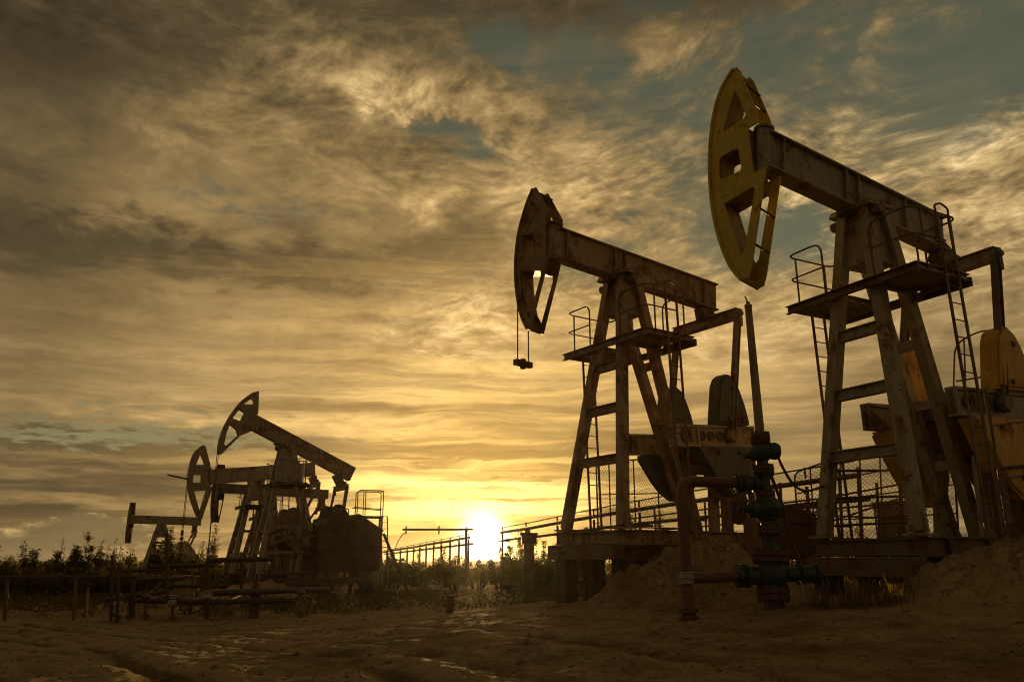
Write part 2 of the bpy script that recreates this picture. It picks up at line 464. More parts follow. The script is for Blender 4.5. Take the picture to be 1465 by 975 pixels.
# ------------------------------------------------------------------ ground
CTRL = [(0, 4, .45), (-4, 6, .40), (5, 6, .55), (0, 9, .48), (-6, 10, .30), (3.85, 12.3, .84), (7.5, 10.5, .85), (6.5, 13.5, 1.05), (1.4, 17.2, .42), (2.3, 13.8, .72), (5, 20, .9), (-3, 16, .22),
        (-10, 23, -.02), (-16, 22, 0), (-7, 24, -.05), (-14, 40, -.35), (-5, 32, -.15), (0, 45, -.3), (11, 25, .6), (10, 16.5, 1.45), (8, 17.5, 1.4), (6.2, 17.2, 1.2), (12, 20, 1.2), (14, 12, .9), (-30, 30, -.1), (-60, 100, -.5), (0, 100, -.5), (60, 100, -.3),
        (-200, 300, -.4), (200, 300, -.4), (0, 700, -.4), (30, 40, 0), (-40, 10, 0), (30, 5, .5)]
RUTS = [  # (points, half gauge, depth)
    ([(-13, 21), (-9.0, 17.5), (-5.6, 13.5), (-2.6, 9.5), (-.6, 5.5)], .85, .15),
    ([(-16, 19), (-9.5, 14.5), (-6.0, 11.0), (-3.6, 7.5), (-2.4, 5)], .8, .13),
    ([(-12, 22.5), (-6.0, 18.5), (-2.5, 14), (-.3, 10.5), (1.8, 6.5)], .85, .10),
    ([(-17, 21), (-10.5, 16.4), (-6.9, 12.6), (-4.6, 8.5), (-3.2, 5)], .9, .12),
    ([(-14, 20.5), (-8.2, 15.2), (-4.4, 11.4), (-1.9, 8.0), (.3, 4.5)], .8, .10),
    ([(-9, 22.0), (-3.5, 19.2), (0.2, 18.5), (3, 19.6)], .8, .09),
    ([(-8, 20.5), (-2.8, 16.6), (.2, 13.6), (2.4, 9.0)], .8, .07),
    ([(-14, 15), (-7, 12.4), (-2, 11.2), (2.5, 9.6), (8, 7.0)], .8, .08)]
_rl = []
for pts, hg, dp in RUTS:
    q = []
    P = [Vector((p[0], p[1], 0)) for p in pts]
    for i in range(len(P) - 1):
        p0 = P[max(i - 1, 0)]; p1 = P[i]; p2 = P[i + 1]; p3 = P[min(i + 2, len(P) - 1)]
        for k in range(10):
            t = k / 10
            q.append(.5 * ((2 * p1) + (p2 - p0) * t + (2 * p0 - 5 * p1 + 4 * p2 - p3) * t * t + (3 * p1 - p0 - 3 * p2 + p3) * t ** 3))
    q.append(P[-1])
    _rl.append((q, hg, dp))

MOUNDS = [(3.15, 15.3, .62, 1.25, .8), (2.3, 14.9, .40, .9, .6), (4.2, 15.2, .50, .9, .7), (3.3, 14.2, .22, 1.3, .7), (7.35, 11.9, .72, 1.35, .95), (8.6, 11.2, .62, 1.3, .9), (6.4, 12.4, .25, .8, .7), (-10.3, 33, .95, 2.3, 1.6), (-8.6, 31, .5, 1.6, 1.2), (-12.6, 29, .4, 1.8, 1.2)]

def g_base(x, y):
    sw = sz = 0.0
    for cx, cy, cz in CTRL:
        sc = .30 * (abs(cy) + 4)
        d2 = ((x - cx) ** 2 + (y - cy) ** 2) / (sc * sc)
        w = math.exp(-d2 * 1.3) + 1e-5 / (d2 + .1)
        sw += w; sz += w * cz
    return sz / sw

def g_height(x, y):
    z = g_base(x, y); TRACK[0] = 0.0
    if y < 60 and abs(x) < 60:
        fade = min(1, max(0, (60 - y) / 25))
        z += fade * (.055 * noise.fractal(Vector((x * .35, y * .35, 1)), 1.0, 2.1, 4) + .018 * noise.fractal(Vector((x * 1.3, y * 1.3, 5)), .65, 2.2, 6))
        # clods
        c = noise.fractal(Vector((x * 4.2, y * 4.2, 9)), .8, 2.2, 3)
        z += fade * .028 * max(0, c + .1)
        for mx, my, h, rx, ry in MOUNDS:
            d = ((x - mx) / rx) ** 2 + ((y - my) / ry) ** 2
            if d < 6:
                z += h * math.exp(-d) * (1 + .38 * noise.fractal(Vector((x * 1.3, y * 1.3, 3)), .8, 2.1, 5)) + .09 * math.exp(-d) * noise.fractal(Vector((x * 7, y * 7, 3)), .9, 2.1, 3)
        if y < 26 and x < 10:
            p = Vector((x, y, 0))
            for q, hg, dp in _rl:
                best = 1e9; bi = 0
                for i in range(0, len(q), 2):
                    dd = (q[i].x - x) ** 2 + (q[i].y - y) ** 2
                    if dd < best: best = dd; bi = i
                if best > 9: continue
                i0 = max(0, min(len(q) - 2, bi)); bd = 1e9; along = 0
                for i in range(max(0, bi - 2), min(len(q) - 1, bi + 3)):
                    a, b = q[i], q[i + 1]; ab = b - a
                    t = max(0, min(1, (p - a).dot(ab) / ab.length_squared)); c_ = a + ab * t
                    dd = (p - c_).length
                    if dd < abs(bd):
                        sgn = 1 if ab.cross(p - a).z > 0 else -1
                        bd = dd * sgn; along = (i + t)
                wob = .12 * noise.noise(Vector((x * .8, y * .8, 4)))
                e = abs(abs(bd) + wob - hg)
                if e < .8:
                    n_ = (.7 + .5 * noise.noise(Vector((x * .7, y * .7, 12)))) * min(.42, .10 + .022 * y)
                    tread = .010 * math.sin(along * 34 + abs(bd) * 16) * math.exp(-(e / .16) ** 4)
                    TRACK[0] += n_ * (math.exp(-(e / .17) ** 2) - .8 * math.exp(-((e - .34) / .13) ** 2)) * 2.6 * dp / .12
                    z += -dp * n_ * math.exp(-(e / .17) ** 2) + dp * .5 * n_ * math.exp(-((e - .34) / .13) ** 2) * (1 + .6 * noise.noise(Vector((x * 3, y * 3, 2)))) + tread
    return z

TRACK = [0.0]
def build_ground():
    ys = []; y = 3.0
    while y < 1500:
        ys.append(y)
        y += .055 + max(0, (y - 9)) * .0095 if y < 30 else (y - 22) * .05
    xs_n = [];
    # fan-shaped grid: columns follow the view so that detail is even
    us = [-3.2, -2.2, -1.6, -1.25] + [-1.0 + i * .0050 for i in range(401)] + [1.25, 1.6, 2.2, 3.2]
    vs = []; fs = []; trk = []
    n = len(us)
    for yy in ys:
        for u in us:
            x = u * yy
            vs.append((x, yy, g_height(x, yy))); trk.append(TRACK[0])
    # sheet behind the camera
    for j in range(len(ys) - 1):
        for i in range(n - 1):
            fs.append((j * n + i, j * n + i + 1, (j + 1) * n + i + 1, (j + 1) * n + i))
    o = len(vs)
    back = [(-1500, -40), (-300, -40), (-9.6, -40), (0, -40), (9.6, -40), (300, -40), (1500, -40)]
    vs += [(-1600, -60, 0), (1600, -60, 0), (1600, 3.0, 0), (-1600, 3.0, 0), (-1600, 1500, -.4), (1600, 1500, -.4)]
    # connect: back strip in front of the first row, side strips left and right of the fan
    fs.append(tuple([o + 0, o + 1, o + 2] + [i for i in reversed(range(n))] + [o + 3]))
    left = [j * n for j in range(len(ys))]; right = [j * n + n - 1 for j in range(len(ys))]
    fs.append(tuple([o + 3] + left + [o + 4]))
    fs.append(tuple([o + 2, o + 5] + list(reversed(right))))
    me = bpy.data.meshes.new('ground'); me.from_pydata(vs, [], fs)
    at_ = me.attributes.new('track', 'FLOAT', 'POINT')
    at_.data.foreach_set('value', trk + [0.0] * (len(vs) - len(trk)))
    me.materials.append(M['sand'])
    me.polygons.foreach_set('use_smooth', [True] * len(me.polygons))
    ob = bpy.data.objects.new('ground', me); COL.objects.link(ob)
    ob['kind'] = 'structure'
build_ground()

# ------------------------------------------------------------------ pumpjack
def arc_pts(cx, cy, r, a0, a1, n=10):
    return [(cx + r * math.cos(a0 + (a1 - a0) * i / n), cy + r * math.sin(a0 + (a1 - a0) * i / n)) for i in range(n + 1)]

def smooth_path(pts, n=4):
    out = []
    P = [Vector(p) for p in pts]
    for i in range(len(P) - 1):
        p0 = P[max(i - 1, 0)]; p1 = P[i]; p2 = P[i + 1]; p3 = P[min(i + 2, len(P) - 1)]
        for k in range(n):
            t = k / n
            q = .5 * ((2 * p1) + (p2 - p0) * t + (2 * p0 - 5 * p1 + 4 * p2 - p3) * t * t + (3 * p1 - p0 - 3 * p2 + p3) * t ** 3)
            out.append((q.x, q.y))
    out.append(tuple(pts[-1]))
    return out

def pumpjack(pos, az, label, S):
    """pos: base-frame top at tower centre. local axes: x to the tail, y = -v (v is the near side), z up"""
    bd = S.get('base_depth', .62)
    root = empty('pumpjack', (pos[0], pos[1], pos[2] - bd), az, label, 'pumpjack', 'pumpjacks standing in a row on the oil pad')
    def T(u, v, w): return Vector((u, -v, w + bd))
    def mb(): return MB()
    ms, mleg, mbeam, mhead, mcw, mcr = S['m_frame'], S['m_leg'], S['m_beam'], S['m_head'], S['m_weight'], S['m_crank']
    tu, tv, tvt, a, b, c, d = S['tower']; H = S['H']; fine = S.get('fine', True)
    # --- base
    u0, u1 = -a - .16, S['tail_end']
    vb = b - .02
    B = mb()
    for v in (-vb, -.35, .35, vb):
        B.channel(T(u0, v, -.15), T(u1, v, -.15), .16, .30, .02, ibeam=True)
    for u in (u0, -a * .2, c * .5, c + .4, u1 - .05):
        B.channel(T(u, -vb - .08, -.16), T(u, vb + .08, -.16), .16, .26, .02, ibeam=True)
    B.build('base_frame', ms, root)
    for u in (u0 - .1, a * .4, c, u1 - .3):
        mb().bar(T(u, -vb - .14, -.46), T(u, vb + .14, -.46), .34, .30).build('sleeper_beam', M['steel_dark'], root)
    zb = S['pile_bottom']
    for u in (u0 + .15, c * .55, u1 - .5):
        for v in (-vb, 0.0, vb):
            mb().box(*sorted((T(u, v, 0).x - .17, T(u, v, 0).x + .17)), -v - .17, -v + .17, zb + bd, -.61 + bd).build('pile', M['concrete'], root)
    # --- tower
    tops = [T(-tu, -tv, H), T(-tu, tv, H), T(tu, -tvt, H), T(tu, tvt, H)]
    bots = [T(-a, -b, 0), T(-a, b, 0), T(c, -d, 0), T(c, d, 0)]
    lw = S.get('leg_w', .2)
    for t, bo in zip(tops, bots):
        L = mb()
        if fine:
            L.channel(bo + (t - bo) * .012, t, lw, lw * 1.05, .022, up=(1, 0, 0), ibeam=False)
            L.bar(bo + (t - bo) * .012 + Vector((0, 0, 0)), t, lw * .55, lw * .9, up=(1, 0, 0))
            # foot gusset
            L.bar(bo + Vector((0, 0, .012)), bo + Vector((0, 0, .045)), lw * 2.0, lw * 1.8, up=(1, 0, 0))
            L.bar(bo + Vector((0, 0, .04)), bo + (t - bo) * .07, lw * 1.75, .03, up=(1, 0, 0), w2=lw)
        else:
            L.bar(bo, t, lw, lw, up=(1, 0, 0))
        L.build('leg', mleg, root)
    def onleg(i, z):
        k = z / H; return bots[i] + (tops[i] - bots[i]) * k
    for z in S['rungs_head']:
        p, q = onleg(0, z), onleg(1, z)
        ob = mb().channel(p + (q - p) * .0, q, .16, .2, .02, ibeam=True) if fine else mb().bar(p, q, .12, .16)
        ob.build('cross_brace', mleg, root)
    for z in S['rungs_tail']:
        p, q = onleg(2, z), onleg(3, z)
        mb().bar(p, q, .12, .18).build('cross_brace', mleg, root)
    if S.get('side_brace'):
        for i, j in ((0, 2), (1, 3)):
            for z in S['side_brace']:
                mb().bar(onleg(i, z), onleg(j, z), .09, .12).build('cross_brace', mleg, root)
    # saddle box between the leg tops
    zs = S.get('saddle_bottom', H - 1.0)
    SB = mb()
    k0, k1 = zs / H, 1.0
    loop0 = [bots[i] + (tops[i] - bots[i]) * k0 for i in (0, 1, 3, 2)]
    loop1 = [bots[i] + (tops[i] - bots[i]) * 1.0 for i in (0, 1, 3, 2)]
    cen0 = sum(loop0, Vector()) / 4; cen1 = sum(loop1, Vector()) / 4
    g = S.get('saddle_grow', .93)
    loop0 = [cen0 + (p - cen0) * g for p in loop0]; loop1 = [cen1 + (p - cen1) * g for p in loop1]
    SB.hexa(loop0 + loop1)
    SB.build('saddle_box', mleg, root)
    hb = S['beam_half_w']
    # beam geometry
    hT, tT, dep = S['beam']
    bx = Vector((tT[0] - hT[0], 0, tT[1] - hT[1])); Lb = bx.length; bx.normalize()
    bu = Vector((-bx.z, 0, bx.x))
    hp = T(hT[0], 0, hT[1]) - bu * dep / 2            # beam axis, head end
    def Q(s, t, v): return hp + bx * s + bu * t + Vector((0, -v, 0))
    sp = -hT[0] / bx.x
    piv = Q(sp, -dep / 2 - .10, 0)
    PL = mb()
    wtop = max(tv, tvt) + .12
    PL.box(-tu - .16, tu + .16, -wtop - .02, wtop + .02, H + bd + .005, H + bd + .06)
    PL.bar(T(-tu - .1, -wtop, H + .09), T(-tu - .1, wtop, H + .09), .07, .06)
    PL.build('top_plate', mleg, root)
    BR = mb()
    BR.tube([(piv.x, -wtop - .12, piv.z), (piv.x, wtop + .12, piv.z)], .095, 14)
    for v in (-wtop + .1, wtop - .1):
        zl = H + bd + .062
        BR.box(piv.x - .17, piv.x + .17, v - .10, v + .10, zl, max(zl + .03, piv.z + .07))
        for du in (-.12, .12):
            BR.tube([(piv.x + du, v, zl), (piv.x + du, v, piv.z + .13)], .022, 6)
    
    BR.build('saddle_bearing', M['steel_dark'], root, smooth=True)
    # --- walking beam
    BM = mb()
    tf, tw = .035, .05
    if fine or True:
        BM.bar(Q(0, dep / 2 - tf / 2, 0), Q(Lb, dep / 2 - tf / 2, 0), hb * 2, tf, up=tuple(bu))
        BM.bar(Q(0, -dep / 2 + tf / 2, 0), Q(Lb, -dep / 2 + tf / 2, 0), hb * 2, tf, up=tuple(bu))
        BM.bar(Q(.02, 0, 0), Q(Lb, 0, 0), hb * 2 * S.get('web', .5), dep - 2 * tf - .004, up=tuple(bu))
    wb = BM.build('walking_beam', mbeam, root)
    for s_ in S['stiff']:
        for sg in (-1, 1):
            st = mb(); y0 = hb * S.get('web', .5) * sg + sg * .002; y1 = sg * (hb - .012)
            p = Q(s_, 0, 0)
            st.bar(Q(s_, -dep / 2 + tf + .002, (y0 + y1) / 2), Q(s_, dep / 2 - tf - .002, (y0 + y1) / 2), .03, abs(y1 - y0), up=(0, 1, 0))
            st.build('stiffener', mbeam, wb)
    # beam saddle shoe
    mb().bar(Q(sp - .35, -dep / 2 - .045, 0), Q(sp + .35, -dep / 2 - .045, 0), hb * 2.1, .085, up=tuple(bu)).build('beam_shoe', M['steel_dark'], root)
    # --- horse head
    sig = S['swing']; th = S['head_t'] / 2
    bn = -bx
    hv = bn * math.cos(sig) + Vector((0, 1, 0)) * math.sin(sig)      # nose direction (swung to the far side)
    nv = hv.cross(bu).normalized()
    if nv.y > 0 or (abs(nv.y) < .2 and nv.x < 0): nv = -nv
    hinge = hp
    def HF(h, k, t): return hinge + hv * h + bu * k + nv * t
    def to_h(lst):
        if not S.get('head_uz'): return list(lst)
        o = []
        for (u, z) in lst:
            r = T(u, 0, z) - hinge; o.append((r.dot(bn), r.dot(bu)))
        return o
    front = smooth_path(to_h(S['head_front']), 4)      # from the top tip to the bottom tip
    backp = to_h(S['head_back'])
    outer = front + backp
    # orientation check for the strip's inward side
    holes = [to_h(h) for h in S['head_holes']]
    HB = mb(); pt = .03
    HB.plate(outer, holes, HF, th, th - pt)
    HB.plate(outer, holes, HF, -th, -th + pt)
    HB.strip([(p[0] + .012, p[1]) for p in front], HF, -th - .035, th + .035, -.05)
    head = HB.build('horse_head', mhead, root)
    for wall in S.get('head_walls', []):
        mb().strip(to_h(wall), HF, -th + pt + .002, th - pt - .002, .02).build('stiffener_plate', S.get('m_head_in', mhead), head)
    for (h, k) in to_h(S.get('head_rungs', [])):
        mb().tube([HF(h, k, -th + .01), HF(h, k, th - .01)], .022, 8).build('spacer_rod', M['steel_dark'], head)
    HG = mb()
    HG.tube([hinge - bu * (dep * .5 + .06), hinge + bu * (dep * .5 + .06)], S.get('hinge_r', .13), 16)
    HG.tube([hinge + bu * (dep * .5 + .06), hinge + bu * (dep * .5 + .11)], S.get('hinge_r', .13) + .05, 16)
    HG.build('head_hinge', mbeam, root, smooth=True)
    # bridle
    if S.get('bridle'):
        hh, kk, zbar = S['bridle'][:3]
        p0 = HF(hh, kk, 0)
        for t in (-th * .8, th * .8):
            q = HF(hh, kk, t)
            mb().tube([q, (q.x, q.y, zbar + bd)], .016, 6).build('bridle_cable', M['cable'], root)
        q0, q1 = HF(hh, kk, -th - .04), HF(hh, kk, th + .04)
        q0.z = q1.z = zbar + bd - .05
        CB = mb(); CB.bar(q0, q1, .12, .13)
        mid = (q0 + q1) / 2
        CB.box(mid.x - .05, mid.x + .05, mid.y - .05, mid.y + .05, mid.z - .12, mid.z + .11)
        CB.build('carrier_bar', M['steel_dark'], root)
        if len(S['bridle']) > 3:
            mb().tube([mid, (mid.x, mid.y, S['bridle'][3] + bd)], .028, 6).build('polished_rod', M['cable'], root)
            mb().lathe((mid.x, mid.y, zbar + bd + .1), (0, 0, 1), [(0, .06), (.12, .10), (.16, .05), (.24, .09), (.3, .05)], 10).build('rod_clamp', M['steel_dark'], root)
    # --- tail bearing, equaliser, pitmans
    eu, ez, ev = S['eq']
    ec = T(eu, 0, ez)
    tb = Q(min(Lb - .15, (eu - hT[0]) / bx.x), -dep / 2, 0)
    HGR = mb()
    HGR.bar(ec + Vector((0, 0, .10)), tb, .34, .36, up=(1, 0, 0), w2=.26, h2=.46)
    HGR.tube([ec + Vector((-.26, 0, .22)), ec + Vector((.26, 0, .22))], .13, 12)
    HGR.build('tail_bearing', M['steel_dark'], root)
    et = S.get('eq_tilt', 0)
    EQ = mb()
    EQ.channel(T(eu, -ev, ez - et), T(eu, ev, ez + et), .24, .26, .025, ibeam=True)
    EQ.bar(T(eu, -ev + .02, ez - et), T(eu, ev - .02, ez + et), .12, .20)
    EQ.build('equalizer', mbeam, root)
    cu, cz, ca, clen, pin_r = S['crank']
    cv = S.get('crank_v', .88)
    for sg in (-1, 1):
        e = T(eu, sg * (ev - .05), ez - .02 + et * sg)
        pn = T(cu + pin_r * math.cos(ca), sg * (cv + .17), cz + pin_r * math.sin(ca))
        PM = mb()
        w = S.get('pit_w', .13)
        PM.channel(e, pn, w, w * 1.1, .02, up=(1, 0, 0), ibeam=True) if fine else PM.bar(e, pn, w, w)
        PM.bar(e, pn, w * .5, w * .95, up=(1, 0, 0))
        PM.bar(e + Vector((0, 0, .12)), e + Vector((0, 0, -.32)), .2, .10, up=(1, 0, 0))
        PM.lathe(pn + Vector((0, .09, 0)), (0, -1, 0), [(0, .14), (.06, .17), (.12, .17), (.18, .13)], 14)
        PM.tube([e + Vector((0, .14, 0)), e + Vector((0, -.14, 0))], .06, 10)
        PM.build('pitman_arm', ms, root)
        # crank
        dx, dz = Vector((math.cos(ca), 0, math.sin(ca))), Vector((-math.sin(ca), 0, math.cos(ca)))
        cc = T(cu, sg * cv, cz)
        def CR(s, t, y): return cc + dx * s + dz * t + Vector((0, -y, 0))
        ch = S.get('crank_h', .52)
        s0, s1 = -.42, clen - .42
        CK = mb()
        CK.bar(CR(s0, 0, 0), CR(s1, 0, 0), .10, ch - .1, up=tuple(dz))
        for k in (-1, 1):
            CK.bar(CR(s0, k * (ch / 2 - .035), 0), CR(s1, k * (ch / 2 - .035), 0), .20, .06, up=tuple(dz))
        for s_ in (s0 + .03, s1 - .03, s0 + .8):
            CK.bar(CR(s_, -ch / 2 + .07, 0), CR(s_, ch / 2 - .07, 0), .06, .19, up=(0, 1, 0))
        crk = CK.build('crank', mcr, root)
        for i in range(5):
            s_ = pin_r + (i - 3) * .30 if i < 4 else .0
            r_ = .115 if i < 4 else .17
            mb().lathe(CR(s_, 0, sg * .052), (0, -sg, 0), [(0, r_), (.04, r_), (.042, r_ * .6), (.02, r_ * .55)], 14).build('pin_boss', M['steel_dark'], crk)
        # counterweights above and below
        for k, (prof) in ((1, S['cw_top']), (-1, S['cw_low'])):
            W = mb()
            def CW(x_, z_, y): return CR(x_, k * (ch / 2 + .004 + z_), sg * y)
            W.plate(prof, [], CW, -.17, .17)
            W.plate([(p[0] * .94 + .06 * prof[0][0] + .02, p[1] * .9 + .06) for p in prof], [], CW, .172, .21)
            cwo = W.build('counterweight', mcw, crk)
            bv = cwo.modifiers.new('bevel', 'BEVEL'); bv.width = .03; bv.segments = 2; bv.limit_method = 'ANGLE'; bv.angle_limit = R(50)
            xs = [p[0] for p in prof]; zs_ = [p[1] for p in prof]
            for fx, fz in ((.35, .12), (.75, .12), (.55, .72)):
                mb().tube([CW(min(xs) + (max(xs) - min(xs)) * fx, max(zs_) * fz, .20), CW(min(xs) + (max(xs) - min(xs)) * fx, max(zs_) * fz, .25)], .05, 8).build('bolt', M['steel_dark'], cwo)
    # --- gearbox, stand, motor
    gz = cz
    GB = mb()
    gc = S.get('gear_u', cu)
    gx0, gx1 = gc - .45, gc + 1.05
    GB.plate([(gx0, gz - .5), (gx1, gz - .5), (gx1 + .05, gz + .1), (gx1 - .15, gz + .42), (gx1 - .55, gz + .54), (gc + .1, gz + .50), (gx0 + .05, gz + .25)], [], lambda p, q, t: T(p, t, q), -.55, .55)
    GB.box(gx0 - .05, gx1 + .1, -.62, .62, gz + bd - .06, gz + bd + .04)
    GB.tube([T(gc, -cv + .06, cz), T(gc, cv - .06, cz)], .11, 14)
    GB.build('gearbox', M['steel_dark'], root)
    BD = mb(); BD.lathe(T(gc + .75, -.62, gz + .15), (0, -1, 0), [(-.02, .42), (.16, .42), (.17, .3)], 24)
    BD.build('brake_drum', M['steel_dark'], root)
    for u in (gx0 + .1, gx1 - .1):
        for v in (-.42, .42):
            mb().bar(T(u + (.1 if u > gc else -.2), v * 1.2, 0.005), T(u, v, gz - .5), .20, .18, up=(1, 0, 0)).build('gearbox_post', mleg, root)
    mb().box(gx0 - .1, gx1 + .25, -.55, .55, gz + bd - .66, gz + bd - .505).build('gearbox_deck', ms, root)
    MO = mb(); mu = S['tail_end'] - .75
    MO.tube([T(mu, -.45, .62), T(mu, .35, .62)], .30, 18)
    MO.box(mu - .3, mu + .3, -.35, .45, bd + .012, bd + .3)
    MO.lathe(T(mu, .36, .62), (0, -1, 0), [(0, .31), (.06, .24), (.12, .1)], 18)
    MO.build('motor', M['steel_dark'], root, smooth=True)
    BG = mb()
    p1, p2 = (gc + .75, gz + .15), (mu, .62)
    ln = math.hypot(p2[0] - p1[0], p2[1] - p1[1]) or 1
    aa = math.atan2(p2[1] - p1[1], p2[0] - p1[0])
    prof = arc_pts(p1[0], p1[1], .55, aa + PI / 2, aa + PI * 1.5, 8) + arc_pts(p2[0], p2[1], .34, aa - PI / 2, aa + PI / 2, 8)
    BG.plate(prof, [], lambda p, q, t: T(p, t, q), -.86 + .0, -.66)
    BG.build('belt_guard', S.get('m_guard', M['steel_dark']), root)
    # --- platform, rails, ladders
    if S.get('platform'):
        pu0, pu1, pv, pz = S['platform']
        vi = S.get('plat_in', .42)
        for sg in (-1, 1):
            PF = mb()
            if S.get('grating'):
                nsl = 17
                for i in range(nsl):
                    u = -pu0 + .06 + (pu1 + pu0 - .12) * i / (nsl - 1)
                    PF.bar(T(u, sg * vi, pz - .02), T(u, sg * pv, pz - .02), .038, .03)
                for v in (vi + .25, vi + .6, pv - .12):
                    PF.bar(T(-pu0, sg * v, pz - .06), T(pu1, sg * v, pz - .06), .04, .05)
            else:
                nsl = 5; wdt = (pu1 + pu0) / nsl
                for i in range(nsl):
                    u = -pu0 + wdt * (i + .5)
                    PF.bar(T(u, sg * vi, pz - .02 - .004 * (i % 2)), T(u, sg * pv, pz - .02 - .004 * (i % 2)), wdt - .008, .045)
            for v in (vi, pv):
                PF.channel(T(-pu0 - .03, sg * v, pz - .085), T(pu1 + .03, sg * v, pz - .085), .07, .12, .012)
            for u in (-pu0, pu1):
                PF.channel(T(u, sg * (vi + .036), pz - .09), T(u, sg * (pv - .036), pz - .09), .07, .10, .012)
            pf = PF.build('platform', S.get('m_plat', ms), root)
            # rail
            rr = .019
            RL = mb(); zr = pz + 1.02; zm = pz + .52
            e0, e1 = -pu0 + .02, pu1 - .02
            vo = sg * pv; vn = sg * (vi + .12)
            RL.tube(rounded([T(e0, vn, pz), T(e0, vn, zr), T(e0, vo, zr), T(e1, vo, zr), T(e1, vn, zr), T(e1, vn, pz)], .22), rr, 8)
            RL.tube(rounded([T(e0, vn, zm), T(e0, vo, zm), T(e1 if sg < 0 else e1 - .45, vo, zm)], .16), rr * .9, 8)
            for u in (e0 + .24, e1 - .24):
                RL.tube([T(u, vo, pz - .1), T(u, vo, zr)], rr, 8)
            RL.build('guard_rail', M['rail'], root, smooth=True)
            # ladder
            lu = S.get('ladder_u', .0)
            LD = mb()
            lv = sg * (pv + .05); ztop = pz + (1.0 if sg > 0 else .0)
            for u in (lu, lu + .34):
                LD.bar(T(u, lv, ztop), T(u + .12, lv, .02), .03, .05, up=(1, 0, 0))
            if sg > 0:
                LD.tube(rounded([T(lu, lv, ztop), T(lu - .02, lv, ztop + .12), T(lu + .17, lv, ztop + .2), T(lu + .36, lv, ztop + .12), T(lu + .34, lv, ztop)], .08), rr, 8)
            k = 0; z = .25
            while z < pz - .1:
                o_ = .12 * (1 - z / ztop)
                LD.tube([T(lu + o_, lv, z), T(lu + .34 + o_, lv, z)], .011, 6); z += .30
            LD.build('ladder', M['rail'], root)
        BB = mb()
        BB.channel(T(-pu0 - .07, -pv - .04, pz - .12), T(-pu0 - .07, pv + .04, pz - .12), .08, .16, .016)
        BB.channel(T(pu1 + .08, -pv, pz - .14), T(pu1 + .08, pv, pz - .14), .08, .16, .016)
        BB.build('platform_bearer', ms, root)
    return root, T

# head shapes: (h, k) in metres from the hinge, h towards the nose, k along the beam's up axis
HEAD_A = dict(
    head_front=[(.58, 1.99), (.85, 1.65), (1.0, 1.13), (1.05, .33), (1.0, -.38), (.89, -1.04), (.70, -1.69), (.46, -2.24), (.21, -2.58)],
    head_back=[(.06, -2.55), (.01, -2.35), (-.23, -.51), (.04, -.53), (.19, .47), (-.03, .50), (.01, .76), (.42, 1.86), (.50, 1.99)],
    head_holes=[[(.54, 1.52), (.25, .80), (.28, .73), (.74, .64), (.77, .70)],
                [(.77, .11), (.42, .14), (.38, .10), (.30, -.33), (.33, -.38), (.74, -.39), (.79, -.34), (.81, .06)],
                [(.65, -.93), (.04, -.81), (-.01, -.87), (.17, -2.02), (.22, -2.08), (.27, -2.03)]],
    head_rungs=[(-.12, -1.30), (-.03, -1.95), (.27, 1.45), (.12, 1.0)],
    head_walls=[[(.04, -.815), (.65, -.935), (.27, -2.03)], [(.54, 1.52), (.77, .70), (.6, .67)], [(.42, .14), (.77, .11), (.79, -.36), (.5, -.385)], [(.30, .47), (.19, .47), (.04, -.53)]])
HEAD_B = dict(
    head_front=[(.56, 1.52), (.75, 1.16), (.95, .55), (1.02, -.11), (.97, -.79), (.82, -1.43), (.66, -1.81), (.49, -2.08)],
    head_back=[(.38, -2.11), (.01, -.81), (-.08, -.45), (.02, -.40), (.08, .40), (-.08, .46), (-.07, .66), (.45, 1.52)],
    head_holes=[[(.70, 1.02), (.55, 1.22), (.22, .72), (.82, .62)],
                [(.85, .36), (.47, .32), (.43, -.28), (.82, -.30)],
                [(.83, -.56), (.16, -.73), (.14, -.86), (.45, -1.84), (.60, -1.62), (.74, -1.2)]],
    head_rungs=[(.36, -1.95), (.30, 1.3)],
    head_walls=[[(.22, -.72), (.83, -.56), (.60, -1.62)], [(.47, .32), (.85, .36), (.82, -.30), (.5, -.285)], [(.55, 1.22), (.70, 1.02), (.82, .62), (.4, .68)], [(.08, .40), (.02, -.40)]])

CW_TOP = [(.98, 0), (2.12, 0), (2.02, .5), (1.88, .9), (1.75, 1.12), (1.61, 1.22), (1.46, 1.23), (1.32, 1.14), (1.21, .95), (1.10, .5)]
CW_LOW = [(.25, 0), (2.05, 0), (2.02, .4), (1.92, .75), (1.75, 1.02), (1.5, 1.16), (1.2, 1.14), (.95, .98), (.7, .68), (.45, .32)]

PJ1 = dict(H=6.0, tower=(.18, .23, .32, .80, .94, 1.75, .24), tail_end=5.2, pile_bottom=-1.3, rungs_head=(1.42, 2.52, 3.62), rungs_tail=(1.3, 2.4, 3.5),
           beam_half_w=.18, beam=((-2.376, 7.099), (2.396, 6.399), .755), stiff=(.35, 1.95, 2.28, 3.6, 4.6), saddle_bottom=4.95,
           swing=R(80), head_t=.44, eq=(2.49, 5.33, 1.0), crank=(1.0, 2.30, R(2), 2.75, .80), gear_u=2.35, cw_top=[(p[0] - .25, p[1] * .98) for p in CW_TOP], cw_low=[(p[0] - .35, p[1] * 1.25) for p in CW_LOW],
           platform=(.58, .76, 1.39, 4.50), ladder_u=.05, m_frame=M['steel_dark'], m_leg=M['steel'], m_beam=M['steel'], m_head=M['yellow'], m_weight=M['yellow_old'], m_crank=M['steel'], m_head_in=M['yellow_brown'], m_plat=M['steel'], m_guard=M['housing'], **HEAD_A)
r1_, T1 = pumpjack((6.674, 14.048, 1.951), .485, 'pumpjack with large yellow horse head at the right, nearest of all, yellow counterweights', PJ1)

